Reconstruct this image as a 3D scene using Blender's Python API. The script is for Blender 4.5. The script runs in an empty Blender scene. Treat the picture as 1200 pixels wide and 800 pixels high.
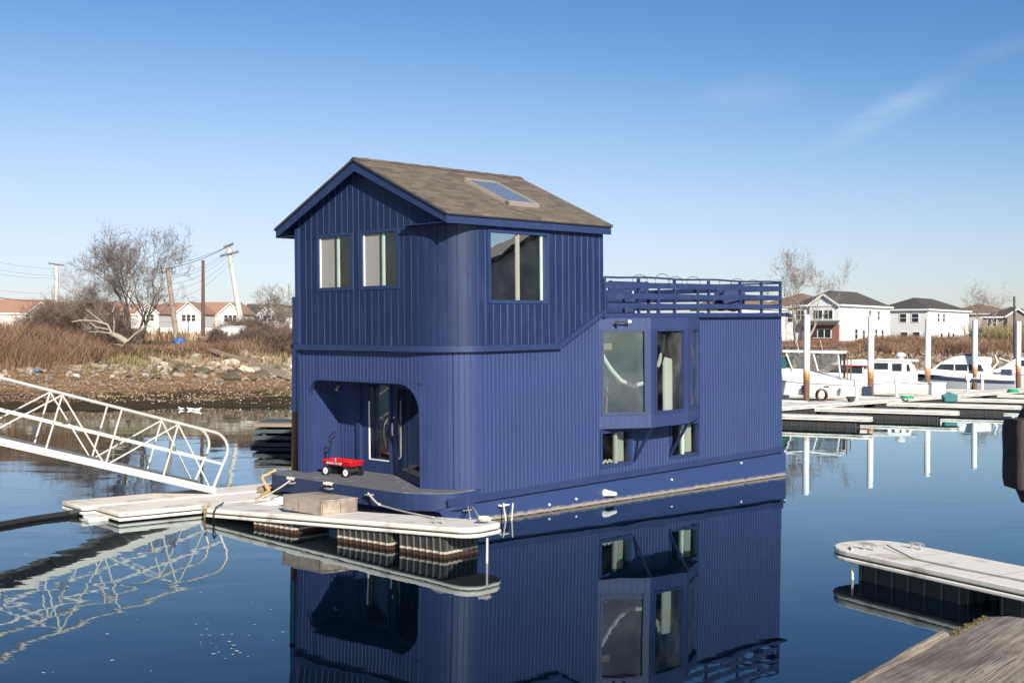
import bpy, math, random
import numpy as np
from mathutils import Vector, Matrix, noise
random.seed(7); RNG = np.random.default_rng(7)
R = math.radians
scene = bpy.context.scene
C = bpy.data.collections.new("scene_objects"); scene.collection.children.link(C)

# ------------------------------------------------------------------ camera, sky, sun, exposure
cam_data = bpy.data.cameras.new("camera"); cam = bpy.data.objects.new("camera", cam_data); C.objects.link(cam)
EYE = 3.8
cam.matrix_world = Matrix.Translation((0, 0, EYE)) @ Matrix.Rotation(R(90), 4, 'X') @ Matrix.Rotation(R(0.388), 4, 'Z')
cam_data.sensor_width = 36; cam_data.lens = 36 * 1381.6 / 1200
cam_data.shift_y = -(400 - 394.94) / 1200
cam_data.clip_start = 0.1; cam_data.clip_end = 9000
cam_data.dof.use_dof = True; cam_data.dof.focus_distance = 26; cam_data.dof.aperture_fstop = 8
scene.camera = cam

SUN_DIR = Vector((.286, -.854, .43)).normalized()
sun_el = math.asin(SUN_DIR.z); sun_az = math.atan2(SUN_DIR.x, SUN_DIR.y)
world = bpy.data.worlds.new("World"); scene.world = world; world.use_nodes = True
wn = world.node_tree.nodes; wl = world.node_tree.links
bg = wn['Background']
sky = wn.new('ShaderNodeTexSky'); sky.sky_type = 'NISHITA'; sky.sun_disc = False
sky.sun_elevation = sun_el; sky.sun_rotation = sun_az
sky.air_density = 0.9; sky.dust_density = 0.5; sky.ozone_density = 3.8; sky.altitude = 10
# a thin wisp of cirrus, laid out by direction in the sky
geo = wn.new('ShaderNodeTexCoord')
mp = wn.new('ShaderNodeMapping'); mp.vector_type = 'POINT'
mp.inputs['Rotation'].default_value = (0, R(-27), 0); mp.inputs['Scale'].default_value = (5, 5, 26)
nz = wn.new('ShaderNodeTexNoise'); nz.inputs['Scale'].default_value = 1.3; nz.inputs['Detail'].default_value = 8; nz.inputs['Roughness'].default_value = .62; nz.inputs['Distortion'].default_value = .4
wl.new(geo.outputs['Generated'], mp.inputs['Vector']); wl.new(mp.outputs[0], nz.inputs['Vector'])
def wisp(direction, rot, sx, sz):
    d = Vector(direction).normalized()
    sub = wn.new('ShaderNodeVectorMath'); sub.operation = 'SUBTRACT'; sub.inputs[1].default_value = d
    wl.new(geo.outputs['Generated'], sub.inputs[0])
    m2 = wn.new('ShaderNodeMapping'); m2.inputs['Rotation'].default_value = (0, R(rot), 0); m2.inputs['Scale'].default_value = (1, 1, 1)
    wl.new(sub.outputs[0], m2.inputs['Vector'])
    m3 = wn.new('ShaderNodeVectorMath'); m3.operation = 'MULTIPLY'; m3.inputs[1].default_value = (1 / sx, 1 / sx, 1 / sz)
    wl.new(m2.outputs[0], m3.inputs[0])
    ln = wn.new('ShaderNodeVectorMath'); ln.operation = 'LENGTH'; wl.new(m3.outputs[0], ln.inputs[0])
    mr = wn.new('ShaderNodeMapRange'); mr.inputs['From Min'].default_value = 1; mr.inputs['From Max'].default_value = 0
    mr.interpolation_type = 'SMOOTHSTEP'
    wl.new(ln.outputs['Value'], mr.inputs['Value']); return mr.outputs[0]
w1 = wisp((.305, .95, .185), 27, .085, .016)
w2 = wisp((.19, .97, .2), 5, .06, .022)
w3 = wisp((.40, .91, .235), 20, .09, .014)
def wmath(op, a, b):
    n = wn.new('ShaderNodeMath'); n.operation = op
    for i, v in enumerate((a, b)):
        if isinstance(v, (int, float)): n.inputs[i].default_value = v
        else: wl.new(v, n.inputs[i])
    return n.outputs[0]
wsum = wmath('ADD', wmath('ADD', w1, wmath('MULTIPLY', w2, .45)), wmath('MULTIPLY', w3, .5))
cr = wn.new('ShaderNodeMapRange'); cr.inputs['From Min'].default_value = .38; cr.inputs['From Max'].default_value = .8
wl.new(nz.outputs[0], cr.inputs['Value'])
fac = wmath('MULTIPLY', wmath('MULTIPLY', wsum, cr.outputs[0]), .34)
mixw = wn.new('ShaderNodeMix'); mixw.data_type = 'RGBA'
nrm = wn.new('ShaderNodeVectorMath'); nrm.operation = 'SCALE'; nrm.inputs['Scale'].default_value = 1 / 7.5; wl.new(sky.outputs[0], nrm.inputs[0])
gm = wn.new('ShaderNodeGamma'); gm.inputs['Gamma'].default_value = 1.35; wl.new(nrm.outputs[0], gm.inputs['Color'])
hs = wn.new('ShaderNodeHueSaturation'); hs.inputs['Saturation'].default_value = .86; wl.new(gm.outputs[0], hs.inputs['Color'])
sc_ = wn.new('ShaderNodeVectorMath'); sc_.operation = 'SCALE'; sc_.inputs['Scale'].default_value = 7.5
cv = wn.new('ShaderNodeRGBCurve'); wl.new(hs.outputs[0], cv.inputs['Color'])     # film response of the sky colours
for ci, pp in enumerate((((0, 0), (.12, .06), (.227, .150), (.32, .295), (.456, .50), (.694, .71), (1, .84)), ((0, 0), (.2, .165), (.386, .335), (.546, .52), (.76, .70), (1, .84)), ((0, 0), (.4, .40), (.723, .68), (.9, .82), (1, .89)))):
    c_ = cv.mapping.curves[ci]; c_.points[0].location = pp[0]; c_.points[1].location = pp[-1]
    for q in pp[1:-1]: c_.points.new(*q)
cv.mapping.update(); wl.new(cv.outputs[0], sc_.inputs[0])
wl.new(fac, mixw.inputs['Factor']); wl.new(sc_.outputs[0], mixw.inputs[6]); mixw.inputs[7].default_value = (7.5, 7.8, 8.2, 1)
wl.new(mixw.outputs[2], bg.inputs['Color']); bg.inputs['Strength'].default_value = 0.085

sd = bpy.data.lights.new("sun", 'SUN'); sd.energy = 4.9; sd.angle = R(.5); sd.color = (1, .93, .82)
sun = bpy.data.objects.new("sun", sd); C.objects.link(sun)
sun.rotation_euler = SUN_DIR.to_track_quat('Z', 'Y').to_euler()
scene.view_settings.view_transform = 'Standard'; scene.view_settings.look = 'None'
scene.view_settings.exposure = 0.7; scene.view_settings.gamma = 1; scene.view_settings.use_curve_mapping = False

# ------------------------------------------------------------------ materials
def newmat(name):
    m = bpy.data.materials.new(name); m.use_nodes = True
    return m, m.node_tree.nodes, m.node_tree.links, m.node_tree.nodes['Principled BSDF']
def mathn(n, l, op, a, b=None, c=None):
    x = n.new('ShaderNodeMath'); x.operation = op
    for i, v in enumerate((a, b, c)):
        if v is None: continue
        if isinstance(v, (int, float)): x.inputs[i].default_value = v
        else: l.new(v, x.inputs[i])
    return x.outputs[0]
def mixc(n, l, f, a, b, mode='MIX'):
    x = n.new('ShaderNodeMix'); x.data_type = 'RGBA'; x.blend_type = mode
    for i, v in ((0, f), (6, a), (7, b)):
        if isinstance(v, (int, float)): x.inputs[i].default_value = v
        elif isinstance(v, tuple): x.inputs[i].default_value = v + (1,) if len(v) == 3 else v
        else: l.new(v, x.inputs[i])
    return x.outputs[2]
def noisen(n, l, scale, detail=4, rough=.55, vec=None, coord='Object', stretch=None, dist=0):
    if vec is None:
        tc = n.new('ShaderNodeTexCoord'); vec = tc.outputs[coord]
    if stretch:
        m = n.new('ShaderNodeMapping'); m.inputs['Scale'].default_value = stretch; l.new(vec, m.inputs[0]); vec = m.outputs[0]
    x = n.new('ShaderNodeTexNoise'); x.inputs['Scale'].default_value = scale; x.inputs['Detail'].default_value = detail
    x.inputs['Roughness'].default_value = rough; x.inputs['Distortion'].default_value = dist; l.new(vec, x.inputs['Vector'])
    return x.outputs[0]
def ramp(n, l, v, lo, hi):
    x = n.new('ShaderNodeMapRange'); x.inputs[1].default_value = lo; x.inputs[2].default_value = hi; x.interpolation_type = 'SMOOTHSTEP'
    l.new(v, x.inputs[0]); return x.outputs[0]
def bump(n, l, b, h, strength=.5, dist=.01):
    x = n.new('ShaderNodeBump'); x.inputs['Strength'].default_value = strength; x.inputs['Distance'].default_value = dist
    l.new(h, x.inputs['Height']); l.new(x.outputs[0], b.inputs['Normal']); return x
def simple(name, col, rough=.6, metal=0, var=.15, vscale=3, dirt=None, dirt_amt=.5, dirt_scale=1.5, bmp=0, bscale=30, stretch=None, spec=.5):
    m, n, l, b = newmat(name)
    v = noisen(n, l, vscale, 5, stretch=stretch)
    c = mixc(n, l, v, tuple(x * (1 - var) for x in col), tuple(min(1, x * (1 + var)) for x in col))
    if dirt:
        d = ramp(n, l, noisen(n, l, dirt_scale, 8, .65, stretch=stretch), .52, .72)
        c = mixc(n, l, mathn(n, l, 'MULTIPLY', d, dirt_amt), c, dirt)
    l.new(c, b.inputs['Base Color']); b.inputs['Roughness'].default_value = rough; b.inputs['Metallic'].default_value = metal
    b.inputs['Specular IOR Level'].default_value = spec
    if bmp: bump(n, l, b, noisen(n, l, bscale, 5, stretch=stretch), bmp, .02)
    return m
def stained(name, col, rough, bands, var=.12, vscale=4):
    """bands: (z_top, softness, colour): colour up to a height above the water, a real tide stain"""
    m, n, l, b = newmat(name)
    v = noisen(n, l, vscale, 5)
    c = mixc(n, l, v, tuple(x * (1 - var) for x in col), tuple(min(1, x * (1 + var)) for x in col))
    g = n.new('ShaderNodeNewGeometry'); s = n.new('ShaderNodeSeparateXYZ'); l.new(g.outputs['Position'], s.inputs[0])
    wob = mathn(n, l, 'MULTIPLY', mathn(n, l, 'SUBTRACT', noisen(n, l, 7, 5, vec=g.outputs['Position']), .5), 1)
    for zt, soft, bc in bands:
        zz = mathn(n, l, 'ADD', s.outputs[2], mathn(n, l, 'MULTIPLY', wob, soft * 2.2))
        f = mathn(n, l, 'SUBTRACT', 1, ramp(n, l, zz, zt - soft, zt + soft))
        c = mixc(n, l, f, c, bc)
    l.new(c, b.inputs['Base Color']); b.inputs['Roughness'].default_value = rough
    return m
def paint_blue(name, col=(.0245, .041, .118)):
    m, n, l, b = newmat(name)
    v = noisen(n, l, .9, 6, .6)
    c = mixc(n, l, v, tuple(x * .82 for x in col), tuple(x * 1.2 for x in col))
    st = noisen(n, l, 2.2, 6, .6, stretch=(4, 4, .35))
    c = mixc(n, l, mathn(n, l, 'MULTIPLY', ramp(n, l, st, .5, .75), .35), c, (.042, .07, .175))
    chip = ramp(n, l, noisen(n, l, 9, 6, .7, stretch=(2.2, 2.2, .8)), .735, .76)
    c = mixc(n, l, mathn(n, l, 'MULTIPLY', chip, .55), c, (.42, .43, .5))
    l.new(c, b.inputs['Base Color'])
    l.new(mathn(n, l, 'ADD', mathn(n, l, 'MULTIPLY', v, .2), .42), b.inputs['Roughness']); b.inputs['Specular IOR Level'].default_value = .28
    bump(n, l, b, noisen(n, l, 14, 5, .6, stretch=(1, 1, .25)), .25, .01)
    return m
M = {}
M['siding'] = paint_blue('blue_siding_paint')
M['trim'] = paint_blue('blue_trim_paint', (.019, .034, .096))
M['upper_siding'] = paint_blue('darker_upper_siding_blue', (.0095, .0195, .062))  # siding blue, set darker over the whole upper storey
M['hull'] = stained('blue_hull_paint', (.025, .046, .130), .42, [(.07, .05, (.30, .25, .20)), (.015, .02, (.02, .018, .015))])
M['deckpaint'] = simple('worn_blue_grey_deck', (.115, .115, .135), .75, var=.2, vscale=5, dirt=(.3, .3, .31), dirt_amt=.7, dirt_scale=4, bmp=.3, bscale=20)
M['white'] = simple('white_paint', (.72, .72, .70), .5, var=.06, dirt=(.45, .40, .33), dirt_amt=.3, dirt_scale=2)
M['gel'] = simple('white_gelcoat', (.68, .68, .66), .28, var=.04, dirt=(.5, .45, .38), dirt_amt=.25, dirt_scale=1.2)
M['hullgrey'] = simple('pale_grey_gelcoat', (.34, .36, .38), .3, var=.05)
M['dock'] = simple('dock_top_plastic', (.70, .66, .59), .72, var=.07, vscale=6, dirt=(.30, .25, .18), dirt_amt=.75, dirt_scale=1.6, bmp=.25, bscale=60)
M['float'] = stained('black_dock_float', (.028, .027, .027), .55, [(.115, .006, (.40, .36, .29)), (.075, .008, (.045, .022, .014))], var=.4)
M['alu'] = simple('weathered_aluminium', (.47, .45, .41), .45, metal=.25, var=.08, dirt=(.35, .28, .2), dirt_amt=.3)
M['black'] = simple('black_rubber', (.012, .012, .013), .6, var=.3)
M['dark'] = simple('dark_metal', (.03, .03, .033), .45, var=.2)
M['red'] = simple('red_enamel', (.55, .008, .012), .25, var=.06)
M['rope'] = simple('worn_white_rope', (.55, .51, .44), .85, var=.2, vscale=20, bmp=.6, bscale=90)
M['ropey'] = simple('yellow_rope', (.52, .33, .13), .85, var=.25, vscale=20)
M['galv'] = simple('galvanised_steel', (.42, .41, .39), .45, metal=.5, var=.15)
M['wire'] = simple('grey_power_wire', (.10, .10, .11), .6)
M['wirepale'] = simple('sun_bleached_wire', (.22, .22, .23), .6)
M['greyroof'] = simple('grey_asphalt_shingles', (.06, .056, .052), .9, var=.25, vscale=6, bmp=.3)
M['brownroof'] = simple('brown_asphalt_shingles', (.19, .125, .092), .9, var=.2, vscale=6)
M['whitewall'] = simple('white_vinyl_siding', (.66, .655, .64), .6, var=.03)
M['creamwall'] = simple('cream_vinyl_siding', (.60, .56, .49), .6, var=.04)
M['stucco'] = simple('brown_grey_stucco', (.27, .23, .20), .85, var=.1)
M['navy'] = simple('navy_canvas', (.02, .03, .075), .8, var=.2)
M['teal'] = simple('teal_canvas', (.02, .13, .14), .7, var=.3)
M['green'] = simple('green_hose', (.03, .32, .16), .45)
M['redstripe'] = simple('red_boat_stripe', (.42, .03, .03), .35)
M['bark'] = simple('grey_brown_bark', (.13, .098, .078), .9, var=.35, vscale=3)
M['twig'] = simple('reddish_twigs', (.15, .10, .078), .9, var=.3, vscale=2)
M['paletwig'] = simple('pale_bare_wood', (.30, .25, .20), .85, var=.25, vscale=2)
M['drift'] = simple('grey_driftwood', (.24, .185, .14), .9, var=.3, vscale=3, stretch=(.4, 3, 3), bmp=.4)
M['rock'] = simple('pale_rubble_concrete', (.29, .235, .18), .92, var=.35, vscale=1.1, dirt=(.14, .10, .07), dirt_amt=.6, dirt_scale=1.4, bmp=.6, bscale=5)
M['rockwhite'] = simple('white_broken_concrete', (.52, .46, .38), .92, var=.25, vscale=1.5, dirt=(.16, .12, .085), dirt_amt=.8, dirt_scale=1.1, bmp=.6, bscale=5)
M['rockdark'] = simple('dark_mossy_rock', (.09, .08, .055), .92, var=.35, vscale=1.5, dirt=(.05, .065, .02), dirt_amt=.8, dirt_scale=1.4, bmp=.6, bscale=5)
M['tarp'] = simple('blue_tarp', (.03, .12, .33), .5, var=.3, vscale=2)
M['wrap'] = simple('white_shrink_wrap', (.62, .62, .63), .45, var=.08)
M['terraroof'] = simple('terracotta_brown_roof', (.31, .175, .12), .9, var=.2, vscale=4)
M['curtain'] = simple('beige_window_screen', (.27, .26, .235), .85, var=.15, vscale=1, stretch=(6, 6, .4))
M['curtainw'] = simple('white_curtain', (.62, .63, .57), .85, var=.12, vscale=2, stretch=(10, 10, .4))
M['mint'] = simple('pale_mint_window_jamb', (.42, .55, .46), .5)
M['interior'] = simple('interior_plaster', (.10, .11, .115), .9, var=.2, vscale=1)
M['infloor'] = simple('interior_floorboards', (.22, .15, .10), .7, var=.3, vscale=2)
M['pilewood'] = simple('brown_timber_pile', (.16, .09, .05), .9, var=.35, vscale=4, stretch=(3, 3, .3), dirt=(.03, .022, .018), dirt_amt=.8)
M['creosote'] = simple('dark_creosoted_timber', (.032, .02, .022), .8, var=.4, vscale=5, stretch=(3, 3, .4), dirt=(.075, .04, .035), dirt_amt=.6, bmp=.5, bscale=12)
M['sleeve'] = stained('white_pile_sleeve', (.70, .70, .69), .45, [(2.0, .30, (.45, .24, .09)), (1.72, .12, (.30, .15, .06))], var=.04)
M['pileblue'] = simple('pale_blue_pile_sleeve', (.10, .17, .33), .5, var=.12)
M['gull'] = simple('white_plumage', (.78, .78, .76), .8, var=.05)
M['shell'] = simple('bleached_shell_bits', (.62, .58, .5), .8, var=.3)
M['poleconc'] = simple('pale_utility_pole', (.50, .47, .42), .85, var=.1, stretch=(3, 3, .3))
M['polewood'] = simple('brown_wooden_pole', (.10, .06, .045), .9, var=.2)
M['polegrey'] = simple('weathered_wooden_pole', (.26, .20, .16), .9, var=.2)
M['deckblue'] = simple('blue_painted_rail', (.018, .033, .095), .5, var=.2, vscale=2, dirt=(.09, .11, .2), dirt_amt=.4)
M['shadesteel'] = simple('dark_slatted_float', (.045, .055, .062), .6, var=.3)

def glass(name, tint=(.85, .9, .88), base=.08, rough=.0, grime=0.0):
    m, n, l, b = newmat(name); n.remove(b); out = n['Material Output']
    tr = n.new('ShaderNodeBsdfTransparent'); tr.inputs[0].default_value = tint + (1,)
    gl = n.new('ShaderNodeBsdfGlossy'); gl.inputs['Roughness'].default_value = rough
    fr = n.new('ShaderNodeFresnel'); fr.inputs[0].default_value = 1.5
    f = mathn(n, l, 'ADD', mathn(n, l, 'MULTIPLY', fr.outputs[0], 1.5), base)
    f = mathn(n, l, 'MINIMUM', f, 1.0)
    bp = n.new('ShaderNodeBump'); bp.inputs['Strength'].default_value = .2; bp.inputs['Distance'].default_value = .01
    l.new(noisen(n, l, 1.1, 2), bp.inputs['Height']); l.new(bp.outputs[0], gl.inputs['Normal'])
    ms = n.new('ShaderNodeMixShader'); l.new(f, ms.inputs[0]); l.new(tr.outputs[0], ms.inputs[1]); l.new(gl.outputs[0], ms.inputs[2])
    last = ms.outputs[0]
    if grime:
        df = n.new('ShaderNodeBsdfDiffuse'); df.inputs[0].default_value = (.5, .5, .47, 1)
        g = mathn(n, l, 'MULTIPLY', ramp(n, l, noisen(n, l, 1.3, 5, .55, dist=.4), .35, .9), grime)
        m2 = n.new('ShaderNodeMixShader'); l.new(g, m2.inputs[0]); l.new(last, m2.inputs[1]); l.new(df.outputs[0], m2.inputs[2]); last = m2.outputs[0]
    l.new(last, out.inputs[0]); return m
M['glass'] = glass('window_glass', (.62, .68, .66), .05, 0, .06)
M['worn'] = simple('groove_edge_highlight', (.045, .075, .18), .6, var=.35, vscale=6, stretch=(1, 1, .3))  # lighter blue for groove edges, a caught highlight put into the colour
M['ribstain'] = stained('stained_float_ribs', (.085, .08, .075), .6, [(.115, .006, (.40, .36, .29)), (.075, .008, (.045, .022, .014))], var=.3)  # tide stain over a rib tone lightened as if sunlit
M['doorglass'] = glass('dark_door_glass', (.22, .24, .24), .03, 0, .03)
M['riblight'] = simple('sunlit_tone_float_ribs', (.075, .07, .066), .6, var=.3)  # ribs coloured lighter than their float to look sunlit
M['bayglass'] = glass('bay_window_glass', (.74, .80, .79), .07, 0, .16)
M['darkglass'] = simple('dark_window_pane', (.025, .03, .035), .08, var=.5, vscale=.7)
M['clearvinyl'] = glass('clear_vinyl_enclosure', (.7, .72, .72), .12, .08, .1)
M['greenglass'] = simple('green_tinted_windscreen', (.03, .10, .085), .08)
M['skyglass'] = simple('skylight_glass', (.14, .17, .21), .07, spec=1)

# roof shingles
m, n, l, b = newmat('brown_roof_shingles'); tc = n.new('ShaderNodeTexCoord')
br = n.new('ShaderNodeTexBrick'); br.inputs['Scale'].default_value = 1; br.inputs['Brick Width'].default_value = .30; br.inputs['Row Height'].default_value = .13
br.inputs['Mortar Size'].default_value = .004; br.offset = .5; br.inputs['Bias'].default_value = 0
br.inputs['Color1'].default_value = (.145, .112, .082, 1); br.inputs['Color2'].default_value = (.042, .031, .024, 1); br.inputs['Mortar'].default_value = (.06, .045, .04, 1)
l.new(tc.outputs['UV'], br.inputs['Vector'])
nn = noisen(n, l, 12, 5, .7, vec=tc.outputs['UV'], stretch=(.45, 2.6, 1))
c = mixc(n, l, mathn(n, l, 'MULTIPLY', ramp(n, l, nn, .35, .7), .6), br.outputs[0], (.098, .076, .057))
c = mixc(n, l, mathn(n, l, 'MULTIPLY', noisen(n, l, 60, 2, vec=tc.outputs['UV']), .3), c, (.20, .165, .13))
l.new(c, b.inputs['Base Color']); b.inputs['Roughness'].default_value = .9
sp = n.new('ShaderNodeSeparateXYZ'); l.new(tc.outputs['UV'], sp.inputs[0])
saw = mathn(n, l, 'FRACT', mathn(n, l, 'DIVIDE', sp.outputs[1], .13))
hh = mathn(n, l, 'ADD', mathn(n, l, 'MULTIPLY', saw, -1.0), mathn(n, l, 'MULTIPLY', nn, .6))
bump(n, l, b, hh, .8, .012); M['shingle'] = m

# brick
m, n, l, b = newmat('red_brick'); tc = n.new('ShaderNodeTexCoord')
v = noisen(n, l, 2.5, 6, .7)
c = mixc(n, l, v, (.20, .085, .055), (.34, .17, .12)); l.new(c, b.inputs['Base Color']); b.inputs['Roughness'].default_value = .9; M['brick'] = m

# weathered plank (close foreground): grain runs along local x
m, n, l, b = newmat('weathered_pier_timber')
g1 = noisen(n, l, 12, 8, .75, stretch=(.07, 3.6, 3.6), dist=.5); g2 = noisen(n, l, 42, 6, .8, stretch=(.05, 3.8, 3.8), dist=.3); pt = noisen(n, l, .9, 5, .6, stretch=(.6, 1.6, 1))
c = mixc(n, l, ramp(n, l, g1, .3, .7), (.20, .16, .125), (.54, .47, .38))
c = mixc(n, l, ramp(n, l, g2, .52, .60), c, (.06, .045, .035))
c = mixc(n, l, mathn(n, l, 'MULTIPLY', ramp(n, l, pt, .52, .66), .7), c, (.095, .07, .055))
l.new(c, b.inputs['Base Color']); b.inputs['Roughness'].default_value = .88
bump(n, l, b, mathn(n, l, 'ADD', g1, mathn(n, l, 'MULTIPLY', g2, .8)), 1.0, .02); M['plank'] = m
m, n, l, b = newmat('greyed_crate_timber')
g1 = noisen(n, l, 5, 6, .65, stretch=(.6, .6, 5)); g3 = noisen(n, l, 2.2, 5)
c = mixc(n, l, g1, (.20, .16, .125), (.44, .375, .31)); c = mixc(n, l, mathn(n, l, 'MULTIPLY', ramp(n, l, g3, .5, .68), .75), c, (.13, .105, .085))
l.new(c, b.inputs['Base Color']); b.inputs['Roughness'].default_value = .85; bump(n, l, b, g1, .4, .01); M['crate'] = m

# foliage strokes coloured by attribute
m, n, l, b = newmat('dry_reeds'); at = n.new('ShaderNodeAttribute'); at.attribute_name = 'tint'
l.new(at.outputs['Color'], b.inputs['Base Color']); b.inputs['Roughness'].default_value = .85; b.inputs['Specular IOR Level'].default_value = .15; M['reed'] = m

# terrain
m, n, l, b = newmat('shore_ground'); g = n.new('ShaderNodeNewGeometry'); s = n.new('ShaderNodeSeparateXYZ'); l.new(g.outputs['Position'], s.inputs[0])
na = noisen(n, l, .35, 8, .65, vec=g.outputs['Position']); nb = noisen(n, l, 2.2, 8, .7, vec=g.outputs['Position'], stretch=(.6, 1, 1)); nc = noisen(n, l, 9, 4, .7, vec=g.outputs['Position'])
mud = mixc(n, l, nb, (.014, .011, .006), (.10, .07, .038))
straw = mixc(n, l, ramp(n, l, nb, .3, .7), (.15, .085, .045), (.42, .27, .15))
soil = mixc(n, l, nb, (.05, .036, .02), (.17, .12, .07))
zz = mathn(n, l, 'ADD', s.outputs[2], mathn(n, l, 'MULTIPLY', mathn(n, l, 'SUBTRACT', na, .5), 1.0))
c = mixc(n, l, ramp(n, l, zz, .40, .85), mud, straw); c = mixc(n, l, ramp(n, l, zz, 1.5, 2.3), c, soil)
c = mixc(n, l, mathn(n, l, 'MULTIPLY', ramp(n, l, nc, .55, .75), .5), c, (.05, .038, .025))
l.new(c, b.inputs['Base Color']); b.inputs['Roughness'].default_value = .92; b.inputs['Specular IOR Level'].default_value = .12; bump(n, l, b, mathn(n, l, 'ADD', nb, nc), 1, .12); M['ground'] = m

# water
m, n, l, b = newmat('harbour_water'); g = n.new('ShaderNodeNewGeometry')
n.remove(b); out = n['Material Output']; df = n.new('ShaderNodeBsdfDiffuse'); df.inputs[0].default_value = (.0002, .003, .0075, 1)
gl = n.new('ShaderNodeBsdfGlossy'); gl.inputs['Color'].default_value = (.84, .96, 1, 1); gl.inputs['Roughness'].default_value = .01
fr = n.new('ShaderNodeFresnel'); fr.inputs['IOR'].default_value = 1.34
wa = noisen(n, l, .42, 2, .45, vec=g.outputs['Position'], stretch=(.7, 1.2, 1), dist=.5)
wb = noisen(n, l, 1.9, 3, .5, vec=g.outputs['Position'], stretch=(.8, 1.5, 1), dist=.3)
wc = noisen(n, l, 7.5, 2, .5, vec=g.outputs['Position'], stretch=(.5, 1.5, 1))
s = n.new('ShaderNodeSeparateXYZ'); l.new(g.outputs['Position'], s.inputs[0])
leftm = mathn(n, l, 'SUBTRACT', 1, ramp(n, l, s.outputs[0], -8, 0))     # breezier water by the gangway
pm = ramp(n, l, noisen(n, l, .09, 3, vec=g.outputs['Position'], stretch=(.5, 1.6, 1)), .42, .62)
amp = mathn(n, l, 'ADD', .42, mathn(n, l, 'MULTIPLY', leftm, .55))
hgt = mathn(n, l, 'ADD', mathn(n, l, 'MULTIPLY', wa, 1.0), mathn(n, l, 'MULTIPLY', wb, .09))
hgt = mathn(n, l, 'ADD', hgt, mathn(n, l, 'MULTIPLY', wc, mathn(n, l, 'MULTIPLY', mathn(n, l, 'MULTIPLY', pm, leftm), .05)))
bp = n.new('ShaderNodeBump'); bp.inputs['Strength'].default_value = 1; bp.inputs['Distance'].default_value = .0125; l.new(mathn(n, l, 'MULTIPLY', hgt, amp), bp.inputs['Height'])
for q in (df, gl, fr): l.new(bp.outputs[0], q.inputs['Normal'])
ms = n.new('ShaderNodeMixShader'); l.new(mathn(n, l, 'MINIMUM', mathn(n, l, 'MULTIPLY', fr.outputs[0], 1.18), 1.0), ms.inputs[0]); l.new(df.outputs[0], ms.inputs[1]); l.new(gl.outputs[0], ms.inputs[2]); l.new(ms.outputs[0], out.inputs[0]); M['water'] = m

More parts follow.
